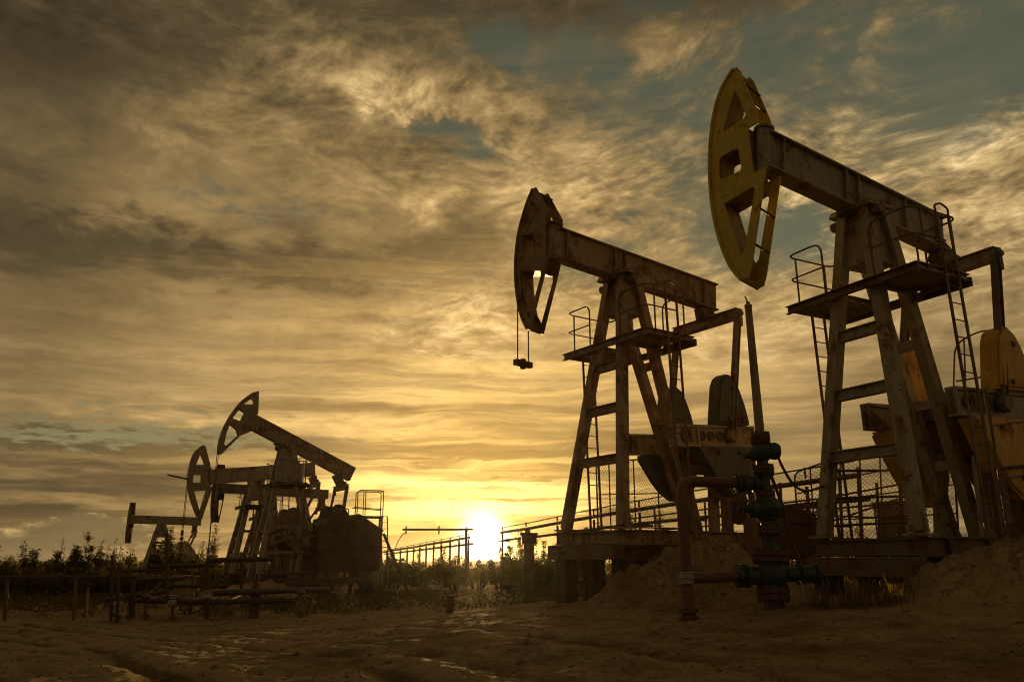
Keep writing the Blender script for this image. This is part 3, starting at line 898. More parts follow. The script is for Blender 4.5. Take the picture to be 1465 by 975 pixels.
gs = MB()
gs.plate([(1.75, .02), (4.9, .02), (4.9, 1.25), (4.4, 1.75), (3.3, 1.85), (2.1, 1.6), (1.75, 1.2)], [], lambda p, q, t: T1(p, t, q), .60, .64)
for u in (1.8, 2.6, 3.4, 4.2): gs.bar(T1(u, .665, .05), T1(u, .665, 1.2), .05, .04, up=(1, 0, 0))
gs.build('gear_guard', M['housing'], r1_)
m = MB()
for u in (1.9, 2.3, 2.7, 3.1, 3.5, 3.9): m.bar(T1(u, .70, 1.50), T1(u + .28, .70, 1.50), .03, .16)
m.build('louvre', M['steel_dark'], r1_)
MB().tube(rounded([T1(.9, 1.15, .02), T1(.9, 1.15, 1.1), T1(2.2, 1.2, 1.25), T1(2.2, 1.2, .02)], .2), .03, 8).build('conduit', M['pipe_dark'], r1_, True)
MB().bar(T1(.75, .95, .02), T1(.85, .95, 1.35), .06, .04, up=(1, 0, 0)).build('brake_lever', M['steel'], r1_)
m = MB(); m.plate([(1.0, .25), (1.55, .25), (1.55, .95), (1.0, .95)], [], lambda p, q, t: T1(p, t, q), .78, 1.02); m.build('switch_box', M['steel_dark'], r1_)
for k in range(3): MB().tube([T1(-.2, -1.3 + .05 * k, .25 + .5 * k), T1(2.6, -1.3 + .05 * k, .4 + .5 * k)], .025, 6).build('base_rail', M['rail'], r1_)

PJ2 = dict(H=6.0, tower=(.13, .21, .38, 1.05, .97, 2.05, .12), tail_end=5.4, pile_bottom=-1.95, rungs_head=(1.52, 2.70, 3.74), rungs_tail=(2.6, 3.9),
           beam_half_w=.18, beam=((-1.996, 6.857), (3.342, 6.486), .75), stiff=(.3, 1.76, 2.1, 4.85), saddle_bottom=5.05,
           swing=R(80), head_t=.44, eq=(2.957, 5.36, 1.11), crank=(1.0, 2.13, R(4), 2.78, 1.42), gear_u=2.75, cw_top=CW_TOP, cw_low=CW_LOW, bridle=(.92, -1.1, 3.80),
           platform=(.56, .87, 1.45, 4.36), ladder_u=.0, grating=True, hinge_r=.15, m_frame=M['steel_rusty'], m_leg=M['steel_rusty'], m_beam=M['steel_rusty'], m_head=M['yellow_brown'], m_weight=M['olive'], m_crank=M['pale'], m_plat=M['steel_rusty'], **HEAD_B)
pumpjack((2.636, 18.379, 2.209), .591, 'rusty brown pumpjack in the middle, its idle head hanging a loose carrier bar', PJ2)

PJ3 = dict(fine=False, H=6.1, tower=(.25, .25, .25, 1.15, .8, 1.95, .5), tail_end=5.0, pile_bottom=-1.3, rungs_head=(1.2, 2.2, 3.2), rungs_tail=(1.6, 3.0), side_brace=(1.2, 2.4), saddle_bottom=4.65, saddle_grow=1.12, leg_w=.24,
           beam_half_w=.2, web=.9, beam=((-1.86, 7.85), (3.63, 5.47), .74), stiff=(), swing=0.0, head_t=.4, head_uz=True,
           head_front=[(-1.95, 8.86), (-2.2, 8.64), (-2.5, 8.30), (-2.93, 7.56), (-3.2, 6.83), (-3.30, 6.2), (-3.27, 5.75)],
           head_back=[(-3.16, 5.72), (-2.36, 6.68), (-1.88, 6.93), (-1.95, 7.08), (-2.10, 7.15), (-1.86, 7.72), (-1.60, 7.80), (-1.62, 8.36), (-1.66, 8.97)],
           head_holes=[[(-1.95, 8.58), (-1.84, 8.50), (-1.82, 8.25), (-2.33, 8.24)], [(-2.50, 8.0), (-2.22, 7.84), (-2.40, 7.38), (-2.80, 7.50)], [(-2.90, 7.22), (-2.55, 7.0), (-2.43, 6.72), (-2.96, 6.14), (-3.08, 6.2), (-3.02, 6.72)]],
           eq=(2.93, 4.42, .95), eq_tilt=.0, crank=(1.3, 1.75, R(12), 2.7, 1.35), cw_top=CW_TOP, cw_low=CW_LOW, bridle=(.66, -1.72, 3.35, -.4),
           platform=(.7, .8, 1.2, 4.5), ladder_u=.3, m_frame=M['steel_dark'], m_leg=M['steel'], m_beam=M['steel_rusty'], m_head=M['steel'], m_weight=M['housing'], m_crank=M['steel'])
r3_, T3 = pumpjack((-11.31, 40.0, .74), .55, 'tallest pumpjack of the left group, beam steep with its open curved head raised', PJ3)
PJ4 = dict(fine=False, H=5.0, tower=(.25, .25, .25, 1.1, .9, 1.6, .5), tail_end=4.8, pile_bottom=-1.4, rungs_head=(1.0, 1.9, 2.8, 3.6), rungs_tail=(1.4, 2.6), side_brace=(1.1, 2.3), leg_w=.26,
           beam_half_w=.2, web=.9, beam=((-2.62, 5.58), (3.30, 6.33), .80), stiff=(), swing=0.0, head_t=.42, head_uz=True,
           head_front=[(-3.12, 6.90), (-3.50, 6.45), (-3.67, 5.65), (-3.66, 4.9), (-3.48, 4.1), (-3.13, 3.28), (-2.9, 2.88)],
           head_back=[(-2.76, 2.90), (-2.38, 4.60), (-2.66, 4.80), (-2.70, 5.62), (-2.58, 5.75), (-2.92, 6.72), (-3.0, 6.88)],
           head_holes=[[(-3.17, 6.48), (-2.88, 5.84), (-3.36, 5.78)], [(-3.44, 5.26), (-3.0, 5.28), (-2.97, 4.86), (-3.42, 4.83)], [(-3.33, 4.38), (-2.66, 4.45), (-2.88, 3.36), (-2.95, 3.36)]],
           eq=(3.4, 5.0, .95), crank=(1.2, 1.9, R(20), 2.5, .95), cw_top=[(p[0] - .3, p[1] * .9) for p in CW_TOP], cw_low=CW_LOW, bridle=(1.10, .1, 1.9, -1.0),
           platform=(.7, .8, 1.2, 3.7), ladder_u=.3, m_frame=M['steel_dark'], m_leg=M['steel'], m_beam=M['steel'], m_head=M['steel'], m_weight=M['steel_dark'], m_crank=M['steel'])
r4_, T4 = pumpjack((-14.63, 46.0, .84), .55, 'pumpjack of the left group with level beam and upright lens shaped open head', PJ4)
MB().tube([T4(-3.62, 0, 5.0), T4(-4.75, .1, 5.18)], .045, 8).build('stop_bar', M['steel_dark'], r4_)
PJ5 = dict(PJ4); PJ5.update(H=4.5, head_uz=False, swing=R(82), beam=((-2.86, 5.29), (4.0, 5.18), .58), eq=(3.6, 3.95, .95), crank=(1.2, 1.5, R(8), 2.5, .9), bridle=None, platform=(.7, .8, 1.2, 3.3), rungs_head=(1.0, 2.0, 3.0),
                            saddle_bottom=3.6, m_head=M['steel_dark'], m_beam=M['steel_dark'], m_leg=M['steel_rusty'], **HEAD_B)
pumpjack((-15.74, 52.0, .91), .55, 'pumpjack half hidden behind two others in the left group, dark head turned edge on', PJ5)
PJ6 = dict(PJ5); PJ6.update(H=4.0, swing=R(88), beam=((-2.55, 4.91), (3.4, 4.85), .74), eq=(2.9, 3.35, .9), crank=(1.3, .9, R(25), 2.3, .85), platform=(.6, .7, 1.2, 2.6), rungs_head=(1.0, 2.0), saddle_bottom=3.0, leg_w=.3, pile_bottom=-1.2,
                            m_head=M['steel_dark'], m_beam=M['steel'], m_leg=M['steel'], m_weight=M['yellow_brown'])
pumpjack((-32.19, 75.0, .57), .55, 'smallest and farthest pumpjack at the far left with head seen as narrow bar', PJ6)

# crank housing on the tallest pumpjack of the left group
hs = MB()
hs.plate([(1.4, 1.9), (1.55, 2.5), (2.05, 2.70), (2.08, 2.88), (2.6, 2.93), (2.64, 2.80), (3.0, 2.86), (3.42, 3.06), (4.78, 2.26), (4.62, 2.2), (4.58, .3), (1.5, .3)], [], lambda p, q, t: T3(p, t, q), -1.55, 1.55)
for u in (2.0, 2.9, 3.8, 4.4):
    hs.bar(T3(u, 1.57, .9), T3(u, 1.57, 2.2), .05, .04, up=(1, 0, 0))
hs.build('crank_housing', M['housing'], r3_)
for u in (2.0, 2.9, 3.7, 4.3):
    MB().bar(T3(u, 1.2, .0), T3(u + .1, 1.35, .8), .10, .10, up=(1, 0, 0)).build('housing_leg', M['steel_dark'], r3_)
MB().tube(rounded([T3(2.2, 1.4, 2.8), T3(2.2, 1.4, 3.25), T3(2.9, 1.4, 3.3), T3(2.9, 1.4, 2.9)], .1), .03, 6).build('handrail', M['rail'], r3_)

# ------------------------------------------------------------------ wellhead under the near pumpjack
def bolt_ring(mbx, c, axis, r, n, br, l):
    c = Vector(c); d = Vector(axis).normalized(); u = d.orthogonal().normalized(); w = d.cross(u)
    for k in range(n):
        p = c + (u * math.cos(2 * PI * k / n) + w * math.sin(2 * PI * k / n)) * r
        mbx.tube([p - d * l / 2, p + d * l / 2], br, 6)

WX, WY = 3.85, 12.3
def wz(y): return at(1095, y, 12.3).z
wg = g_height(WX, WY)
well = empty('wellhead', (WX, WY, wg - .1), 0, 'green and rust wellhead valve stack with tall pipe in front of the middle pumpjack', 'wellhead', 'wellheads of the oil pad')
def WL(x, y, z): return (x, y, z - (wg - .1))
def flange(y0, y1, r, name='flange', mat='rust'):
    m = MB(); z0, z1 = wz(y1), wz(y0); h = z1 - z0; mid = (z0 + z1) / 2
    g_ = h * .06
    m.lathe(WL(0, 0, z0), (0, 0, 1), [(0, r * .96), (.008, r), (h / 2 - g_, r), (h / 2 - g_ + .004, r * .9), (h / 2 + g_ - .004, r * .9), (h / 2 + g_, r), (h - .008, r), (h, r * .96)], 28)
    bolt_ring(m, WL(0, 0, mid), (0, 0, 1), r * .86, 10, .018, h + .07)
    return m.build(name, M[mat], well, smooth=True)
def neck(y0, y1, r, mat='green', name='spool', prof=None):
    z0, z1 = wz(y1), wz(y0); h = z1 - z0
    m = MB()
    prof = prof or [(0, 1.1), (.12, 1.0), (.88, 1.0), (1, 1.1)]
    m.lathe(WL(0, 0, z0), (0, 0, 1), [(p * h, r * q) for p, q in prof], 24)
    return m.build(name, M[mat], well, smooth=True)
m = MB(); m.lathe(WL(0, 0, wg - .1), (0, 0, 1), [(0, .15), (wz(857) - wg + .1, .15)], 24); m.build('casing', M['rust'], well, smooth=True)
flange(839, 857, .235)
body = neck(803, 839, .20, prof=[(0, 1.0), (.15, 1.0), (.25, 1.12), (.5, 1.2), (.75, 1.12), (.88, 1.0), (1, 1.0)])
body.name = 'casing_spool'
zc_ = wz(821)
m = MB(); m.lathe(WL(.20, -.02, zc_), (1, .12, .02), [(0, .11), (.2, .11), (.21, .16), (.25, .16), (.26, .12), (.44, .12), (.45, .165), (.50, .165), (.51, .10)], 20)
bolt_ring(m, WL(.43, .01, zc_), (1, .12, .02), .14, 8, .013, .1)
m.build('side_outlet', M['green'], well, smooth=True)
m = MB(); m.lathe(WL(-.16, 0, zc_ - .02), (-1, -.09, 0), [(0, .13), (.18, .13), (.19, .17), (.24, .17), (.245, .12), (.31, .12), (.315, .17), (.36, .17), (.37, .10)], 20)
bolt_ring(m, WL(-.44, -.02, zc_ - .02), (-1, -.09, 0), .15, 8, .013, .2)
m.build('side_outlet', M['green'], well, smooth=True)
m = MB(); m.tube(bezier(WL(.36, -.12, wz(830)), WL(.44, -.2, wz(842)), WL(.30, -.24, wz(852)), 6), .016, 8); m.build('handle', M['pale'], well, smooth=True)
flange(786, 803, .27)
neck(763, 786, .125)
flange(752, 763, .17)
neck(743, 752, .10)
neck(711, 743, .2, name='master_valve', prof=[(0, .75), (.12, .8), (.2, 1.05), (.5, 1.25), (.75, 1.1), (.86, .8), (1, .72)])
m = MB(); zv = wz(728)
m.lathe(WL(-.14, -.06, zv), (-1, -.25, 0), [(0, .14), (.12, .13), (.16, .07), (.26, .05), (.34, .05)], 16)
m.build('valve_bonnet', M['green'], well, smooth=True)
m = MB(); hc = Vector(WL(-.46, -.14, zv)); hd = Vector((-1, -.25, 0)).normalized(); hu = Vector((0, 0, 1)); hw = hd.cross(hu)
ring = [hc + (hu * math.cos(2 * PI * k / 20) + hw * math.sin(2 * PI * k / 20)) * .13 for k in range(21)]
m.tube(ring, .014, 6)
for k in range(4): m.tube([hc, ring[k * 5]], .010, 6)
m.build('handwheel', M['rust'], well, smooth=True)
flange(704, 711, .15)
neck(677, 704, .095)
m = MB(); zt = wz(691)
m.lathe(WL(-.07, -.01, zt), (-1, -.06, 0), [(0, .085), (.05, .085), (.06, .14), (.10, .14), (.11, .10), (.18, .14), (.24, .14), (.30, .10), (.31, .15), (.36, .15), (.37, .08)], 20)
bolt_ring(m, WL(-.40, -.03, zt), (-1, -.06, 0), .13, 8, .012, .12)
m.build('tee_branch', M['green'], well, smooth=True)
flange(667, 677, .165)
neck(658, 667, .085)
neck(634, 658, .15, name='stuffing_box', prof=[(0, .7), (.2, .95), (.5, 1.1), (.8, .95), (1, .75)])
m = MB(); m.lathe(WL(.10, -.02, wz(645)), (1, .1, 0), [(0, .10), (.05, .13), (.11, .135), (.16, .11), (.18, .05)], 18)
m.build('union', M['green'], well, smooth=True); m = MB(); m.lathe(WL(-.10, -.03, wz(650)), (-1, -.3, -.15), [(0, .10), (.08, .09), (.14, .05), (.22, .045)], 14)
m.build('union', M['green'], well, smooth=True)
flange(621, 634, .145)
m = MB(); zt0, zt1 = wz(622), 5.53
m.tube([WL(0, 0, zt0), WL(-.02, 0, zt1)], .072, 16, r2=.055)
m.lathe(WL(-.02, 0, zt1), (0, 0, 1), [(0, .06), (.05, .06), (.06, .03), (.1, .03)], 12)
m.build('rod_pipe', M['steel_rusty'], well, smooth=True)
m = MB(); m.tube([WL(-.02, 0, zt1 + .08), WL(-.05, .03, zt1 + .2)], .012, 6); m.build('hook', M['cable'], well)
m = MB(); m.tube([WL(.12, .05, wz(676)), WL(.30, .12, wz(724)), WL(.36, .16, wz(768)), WL(.52, .1, wz(812))], .028, 8); m.build('gas_line', M['rust'], well, smooth=True)

# flow pipe
fp = empty('flow_pipe', (2.45, 11.66, g_height(2.45, 11.66)), 0, 'red oxide flow pipe bending from sand up to green wellhead', 'pipe')
fz = fp.location.z
def FP(x, y, z): return (x - 2.45, y - 11.66, z - fz)
m = MB()
m.tube(rounded([FP(2.45, 11.66, fz - .2), FP(2.47, 11.78, 1.4), FP(2.50, 11.92, zt + .0), FP(3.45, 12.26, zt)], .24, 8), .082, 16)
m.build('riser', M['red'], fp, smooth=True)
m = MB(); m.tube([FP(2.47, 11.78, zc_ - .05), FP(3.42, 12.26, zc_ - .02)], .078, 16); m.build('branch', M['red'], fp, smooth=True)
m = MB(); m.lathe(FP(2.45, 11.66, fz - .02), (0, .03, 1), [(0, .14), (.07, .14), (.075, .10), (.11, .10), (.115, .14), (.17, .14)], 18); m.build('foot_flange', M['rust'], fp, smooth=True)
m = MB()
for i in range(5):
    m.lathe(FP(2.455 + .003 * i, 11.745 + .004 * i, zc_ - .13 + i * .03), (.1 * (i % 2) - .05, .1, 1), [(0, .095), (.01, .11), (.03, .115 + .012 * (i % 3)), (.045, .10)], 14)
m.build('wrap', M['cloth'], fp, smooth=True)

# hose from the wellhead to the fence
p0, p1, p2, p3 = at(1111, 648, 12.4), at(1133, 690, 12.9), at(1155, 702, 13.6), at(1181, 693, 14.6)
hz = MB().tube(bezier(p0, at(1120, 672, 12.6), p1, 6)[:-1] + bezier(p1, at(1143, 702, 13.2), p2, 6)[:-1] + bezier(p2, at(1166, 700, 14.0), p3, 6), .022, 8)
tag(hz.build('hose', M['cable'], None, True), 'black hose drooping from the wellhead knob to the right', 'hose')

# ------------------------------------------------------------------ chain-link panels
def clip_seg(a, b):
    """clip 2D segment to the unit square scaled later"""
    x0, y0 = a; x1, y1 = b; dx, dy = x1 - x0, y1 - y0; t0, t1 = 0.0, 1.0
    for p, q in ((-dx, x0), (dx, 1 - x0), (-dy, y0), (dy, 1 - y0)):
        if abs(p) < 1e-12:
            if q < 0: return None
        else:
            r = q / p
            if p < 0: t0 = max(t0, r)
            else: t1 = min(t1, r)
    if t0 >= t1: return None
    return (x0 + dx * t0, y0 + dy * t0), (x0 + dx * t1, y0 + dy * t1)

def link_fence(label, bl, br, tr, tl, pitch=.09, wire=.0048, posts=3, tube=.02, round_left=False, mids=1):
    bl, br, tr, tl = map(Vector, (bl, br, tr, tl))
    o = (bl + br) / 2
    root = empty('chain_link_fence', o, 0, label, 'fence', 'chain link guard panels')
    def S_(u, v): return (bl * (1 - u) + br * u) * (1 - v) + (tl * (1 - u) + tr * u) * v - o
    W = (br - bl).length; Hh = ((tl - bl).length + (tr - br).length) / 2
    m = MB()
    n = int((W + Hh) / pitch)
    for i in range(n + 1):
        for sgn in (0, 1):
            s0 = -Hh + i * pitch
            a, b = ((s0 / W, 0), ((s0 + Hh) / W, 1)) if sgn == 0 else (((s0 + Hh) / W, 0), (s0 / W, 1))
            c = clip_seg(a, b)
            if c: m.tube([S_(*c[0]), S_(*c[1])], wire, 3, cap=False)
    m.build('wire_mesh', M['wire'], root)
    f = MB()
    f.tube(rounded([S_(0, 0), S_(0, 1), S_(1, 1), S_(1, 0)], .16 if round_left else .05), tube, 8)
    f.tube([S_(0, .02), S_(1, .02)], tube * .8, 8)
    for k in range(mids):
        v = (k + 1) / (mids + 1); f.tube([S_(0, v), S_(1, v)], tube * .7, 8)
    f.build('panel_frame', M['rail'], root, True)
    for k in range(posts):
        u = (k + .5) / posts
        MB().tube([S_(u, -.08), S_(u, 1)], tube * .9, 8).build('post', M['rail'], root, True)
    return root

def pj2w(pos, az, u, v, w):
    c_, s_ = math.cos(az), math.sin(az)
    return Vector((pos[0] + u * c_ + v * s_, pos[1] + u * s_ - v * c_, pos[2] + w))
P2, A2 = (2.636, 18.379, 2.209), .591
P1, A1 = (6.674, 14.048, 1.951), .485
link_fence('chain link panel behind the legs of the rusty middle pumpjack', pj2w(P2, A2, .55, -1.75, .15), pj2w(P2, A2, 3.9, -1.75, .15), pj2w(P2, A2, 3.9, -1.75, 2.15), pj2w(P2, A2, .55, -1.75, 1.75), posts=4)
link_fence('chain link panel with rounded corner between the wellhead and the nearest pumpjack', at(1143, 768, 17.6), at(1190, 770, 17.2), at(1182, 660, 17.2), at(1136, 676, 17.6), round_left=True, posts=1, mids=2)
link_fence('long chain link panel behind the legs of the nearest pumpjack', at(1192, 772, 17.0), at(1372, 776, 15.9), at(1362, 612, 15.9), at(1188, 660, 17.0), posts=6, mids=3)

# clutter of rails behind the near pumpjack
def railing(name, label, cat, pts_list, posts, r=.03, mat='rail', group=None, pr=.03):
    o = Vector(posts[0][0]) if posts else Vector(pts_list[0][0])
    root = empty(name, o, 0, label, cat, group)
    for pts in pts_list:
        MB().tube([Vector(p) - o for p in pts], r, 8).build('rail', M[mat], root, True)
    for a, b in posts:
        MB().tube([Vector(a) - o, Vector(b) - o], pr, 8).build('post', M[mat], root, True)
    return root
railing('pipe_railing', 'low pipe railing seen through the legs of the nearest pumpjack', 'railing',
        [[at(1095, 752, 19.5), at(1180, 728, 18.6), at(1300, 718, 17.8)], [at(1095, 722, 19.5), at(1180, 712, 18.6), at(1300, 690, 17.8)], [at(1140, 735, 19.2), at(1300, 742, 17.8)], [at(1190, 745, 18.6), at(1310, 705, 17.8)]],
        [(at(x, 790, Y), at(x - 6, yt, Y)) for x, yt, Y in ((1122, 690, 19.3), (1206, 670, 18.4), (1233, 668, 18.2), (1260, 690, 18.0), (1292, 680, 17.8), (1175, 715, 18.7))], r=.022, pr=.035)
railing('pipe_railing', 'pipe railing with many thin uprights behind the crank of the rusty pumpjack', 'railing',
        [[at(900, 762, 23.5), at(1010, 752, 22.5), at(1110, 742, 21.5)], [at(900, 742, 23.5), at(1010, 728, 22.5), at(1110, 712, 21.5)], [at(880, 775, 23.8), at(1120, 768, 21.4)]],
        [(at(x, 785, Y), at(x - 4, yt, Y)) for x, yt, Y in ((905, 735, 23.5), (940, 728, 23.1), (978, 722, 22.8), (1012, 716, 22.5), (1050, 712, 22.1), (1080, 706, 21.8), (1108, 700, 21.5))], r=.022, pr=.03)
railing('pipe_railing', 'pipe railing behind the belt drive at the right edge', 'railing',
        [rounded([at(1364, 560, 17.5), at(1366, 490, 17.5), at(1410, 470, 17.0), at(1448, 478, 16.6), at(1466, 560, 16.4)], .3), [at(1368, 545, 17.5), at(1462, 530, 16.6)]],
        [(at(1383, 610, 17.3), at(1379, 484, 17.3))], r=.02, pr=.02)
bx_ = empty('crate', at(1290, 760, 18.6), R(20), 'square sheet metal box behind the fence at the nearest pumpjack', 'crate')
m = MB().box(-.45, .45, -.3, .3, -.3, .62); m.box(-.48, .48, -.33, .33, .622, .66); m.build('box_shell', M['steel'], bx_)
m = MB().box(-.38, .38, -.325, -.302, -.2, .52); m.build('door_panel', M['steel'], bx_)
# dark spoil heap / hatch right of the wellhead
hm = empty('pump_cover', at(1128, 770, 16.4), R(25), 'dark rounded metal cover on the ground right of the wellhead', 'cover')
m = MB(); m.plate([(-.75, -.3), (.75, -.3), (.68, .1), (.4, .42), (0, .6), (-.5, .62), (-.72, .4)], [], lambda p, q, t: (p, t, q), -.4, .4); m.build('shell', M['steel_dark'], hm)
m = MB(); m.tube([(-.3, -.42, .3), (.2, -.42, .3)], .02, 6); m.build('handle', M['rail'], hm)

# wires strung on the near side of the nearest pumpjack
for i, (za, zb_) in enumerate(((1.95, 2.15), (1.1, 1.3), (.2, .3))):
    a_, b_, c_ = pj2w(P1, A1, .15, 1.75, za - .25), pj2w(P1, A1, 1.6, 1.75, (za + zb_) / 2 - .08), pj2w(P1, A1, 3.0, 1.72, zb_)
    tag(MB().tube(bezier(a_, b_ - Vector((0, 0, .06)), c_, 8), .014, 6).build('guard_cable', M['cable'], None, True), ['topmost', 'middle', 'lowest'][i] + ' of the three guard cables strung along the nearest pumpjack base', 'cable', 'guard cables on the nearest pumpjack')
for k, u in enumerate((.15, 3.0)):
    tag(MB().tube([pj2w(P1, A1, u, 1.75, -.3), pj2w(P1, A1, u, 1.75, 2.2)], .022, 8).build('cable_post', M['rail'], None, True), ('left' if k == 0 else 'right') + ' steel post holding guard cables at nearest pumpjack', 'post', 'guard cable posts')

# ------------------------------------------------------------------ pipe trestle running away to the left
def tz(y): return None
def trs(Y, h): return Vector((7.3 - .2124 * (Y - 18.6), Y, 1.6 + h))
def trestle(label, span, posts):
    tro = trs(span[0], -1.2)
    tr = empty('pipe_trestle', tro, 0, label, 'trestle', 'pipe trestles behind the pad')
    def rad(Y, r, rf_): return r + (rf_ - r) * (Y - 17) / 183
    for h, r, rf_, dx_ in ((1.80, .06, .20, 0), (1.30, .05, .16, .25), (2.12, .02, .06, 0)):
        MB().tube([trs(Y, h) + Vector((dx_, 0, .03 * math.sin(Y))) - tro for Y in span], rad(span[0], r, rf_), 8, r2=rad(span[-1], r, rf_)).build('pipe' if r > .03 else 'rail', M['steel_dark'] if r > .03 else M['rail'], tr, True)
    for Y in posts:
        p = trs(Y, 0); w = .06 + .0016 * Y
        q = MB().bar(Vector((p.x, p.y, g_base(p.x, p.y) - .2)) - tro, trs(Y, 1.70) - tro, w, w, up=(1, 0, 0))
        q.bar(trs(Y, 1.22) - tro + Vector((-.3, 0, 0)), trs(Y, 1.22) - tro + Vector((.5, 0, 0)), .07, .08)
        q.build('post', M['steel_dark'], tr)
        MB().bar(trs(Y, 1.9) - tro, trs(Y, 2.16) - tro, w * .6, w * .6, up=(1, 0, 0)).build('strut', M['rail'], tr)
trestle('pipe trestle on posts running from right of the sun to behind the wellhead', (17.6, 21, 24, 28, 33, 40, 48, 56.5), (19.5, 22.5, 26, 30.5, 36, 42, 49, 56))
trestle('long far pipe trestle with many posts ending just left of the sun', (70, 78, 85, 95, 110, 130, 150, 175, 200), (70.5, 76, 82, 89, 96, 104, 112, 121, 132, 146, 165, 185))

# gantry arm left of the sun
Yg = 62
ga = at(667, 795, Yg)
gan = empty('loading_gantry', (ga.x, ga.y, g_base(ga.x, ga.y)), 0, 'post with long horizontal pipe arm and curved hose, just left of the sun', 'gantry')
go = gan.location.copy()
gt = at(667, 756, Yg)
MB().bar((0, 0, -.3), gt - go, .20, .20, up=(1, 0, 0)).build('post', M['steel_dark'], gan)
MB().bar(at(576, 757, Yg) - go, at(677, 756.8, Yg) - go, .15, .16).build('arm', M['steel_dark'], gan)
for x in (581, 628, 668):
    m = MB(); q = at(x, 757, Yg) - go
    m.tube([q + Vector((0, 0, .0)), q + Vector((0, 0, .26))], .055, 8); m.bar(q + Vector((0, 0, -.1)), q + Vector((.0, 0, -.36)), .16, .16, w2=.06, h2=.06)
    m.build('bracket', M['steel_dark'], gan)
MB().tube(bezier(at(579, 761, Yg) - go, at(568, 772, Yg) - go, at(565, 786, Yg) - go, 8), .035, 6).build('hose', M['cable'], gan, True)

# stout post right of the sun
st = at(757, 860, 24); stx = Vector((st.x, st.y, g_base(st.x, st.y)))
sp_ = empty('marker_column', stx, 0, 'stout dark column with box top standing just right of the sun', 'column')
hcol = at(757, 757, 24).z - stx.z
MB().bar((0, 0, -.2), (0, 0, hcol - .42), .30, .30, up=(1, 0, 0)).build('shaft', M['concrete'], sp_)
m = MB().box(-.22, .22, -.2, .2, hcol - .415, hcol - .16); m.box(-.26, .26, -.24, .24, hcol - .158, hcol - .10); m.tube([(0, 0, hcol - .1), (0, 0, hcol)], .05, 8); m.build('cap_box', M['steel_dark'], sp_)
s2 = at(643, 885, 19); s2 = Vector((s2.x, s2.y, g_height(s2.x, s2.y)))
ob = MB().tube([(0, 0, -.15), (.01, 0, .36)], .085, 10).lathe((.01, 0, .36), (0, 0, 1), [(0, .10), (.03, .10), (.04, .05)], 10).build('bollard', M['rust'], None, True, loc=s2)
tag(ob, 'short dark post stub standing alone in the sand below the sun', 'post')

# ------------------------------------------------------------------ platform next to the housing of the left group
pb = at(522, 820, 44); pb = Vector((pb.x, pb.y, g_base(pb.x, pb.y)))
spf = empty('service_platform', pb, .3, 'small railed service platform with ladder right of the left pumpjack group', 'platform')
zd = at(520, 738, 44).z - pb.z; zr_ = at(520, 702, 44).z - pb.z
m = MB().box(-.85, .80, -.5, .5, zd - .10, zd); m.build('deck', M['steel_dark'], spf)
for x in (-.75, .72):
    for y in (-.42, .42): MB().bar((x, y, -.2), (x, y, zd - .102), .10, .10, up=(1, 0, 0)).build('leg', M['steel_dark'], spf)
m = MB()
for y in (-.45, .45):
    m.tube(rounded([(-.62, y, zd), (-.62, y, zr_), (.75, y, zr_), (.75, y, zd)], .2), .028, 8)
    m.tube([(-.8, y, zd + .45), (.75, y, zd + .35)], .024, 8)
    m.tube([(-.2, y, zd), (-.2, y, zr_)], .024, 8)
m.tube([(.75, -.45, zr_ - .02), (.75, .45, zr_ - .02)], .028, 8)
m.build('guard_rail', M['rail'], spf, True)
m = MB()
for x in (.66, .98): m.bar((x, -.55, zd), (x + .25, -.55, -.1), .05, .06, up=(1, 0, 0))
z = .3
while z < zd: m.tube([(.66 + .25 * (1 - z / zd), -.55, z), (.98 + .25 * (1 - z / zd), -.55, z)], .018, 6); z += .32
m.build('ladder', M['rail'], spf)
m = MB().bar((.9, 0, zd - .9), (2.6, 0, -.3), .12, .14); m.build('prop', M['steel_dark'], spf)

# ------------------------------------------------------------------ left foreground: railing, posts, manifold
YF = 23.6
def gp(px, py, Y):
    p = at(px, py, Y); return Vector((p.x, p.y, g_height(p.x, p.y)))
rf = empty('pipe_railing', gp(-30, 878, YF), 0, 'single pipe railing on posts along the left edge before the bushes', 'railing')
ro = rf.location.copy()
MB().tube([at(-70, 826, YF) - ro, at(60, 825, YF) - ro, at(196, 824.5, YF + .3) - ro], .042, 10).build('rail', M['pipe_dark'], rf, True)
for x, yt in ((8, 826), (106, 826), (-60, 826)):
    MB().tube([at(x, 880, YF) - ro - Vector((0, 0, .2)), at(x + 3, yt, YF) - ro], .05, 8).build('post', M['steel_dark'], rf, True)
for i, (x, y0, y1, r, lab) in enumerate(((162, 793, 868, .045, 'taller rusty pipe stake of the pair beside the left railing end'), (171, 805, 868, .045, 'shorter rusty pipe stake of the pair beside the left railing end'), (127, 841, 876, .03, 'short pale pipe stake standing in front of the left railing'))):
    b0 = gp(x, y1, YF - .3 - .3 * i); t0 = at(x - 1, y0, YF - .3 - .3 * i)
    m = MB().tube([(0, 0, -.2), t0 - b0], r, 8); m.lathe((0, 0, .08), (0, 0, 1), [(0, r * 1.8), (.1, r * 1.8), (.12, r)], 8)
    tag(m.build('pipe_stake', M['pipe_dark'] if i < 2 else M['pale'], None, True, loc=b0), lab, 'stake', 'pipe stakes by the left railing')

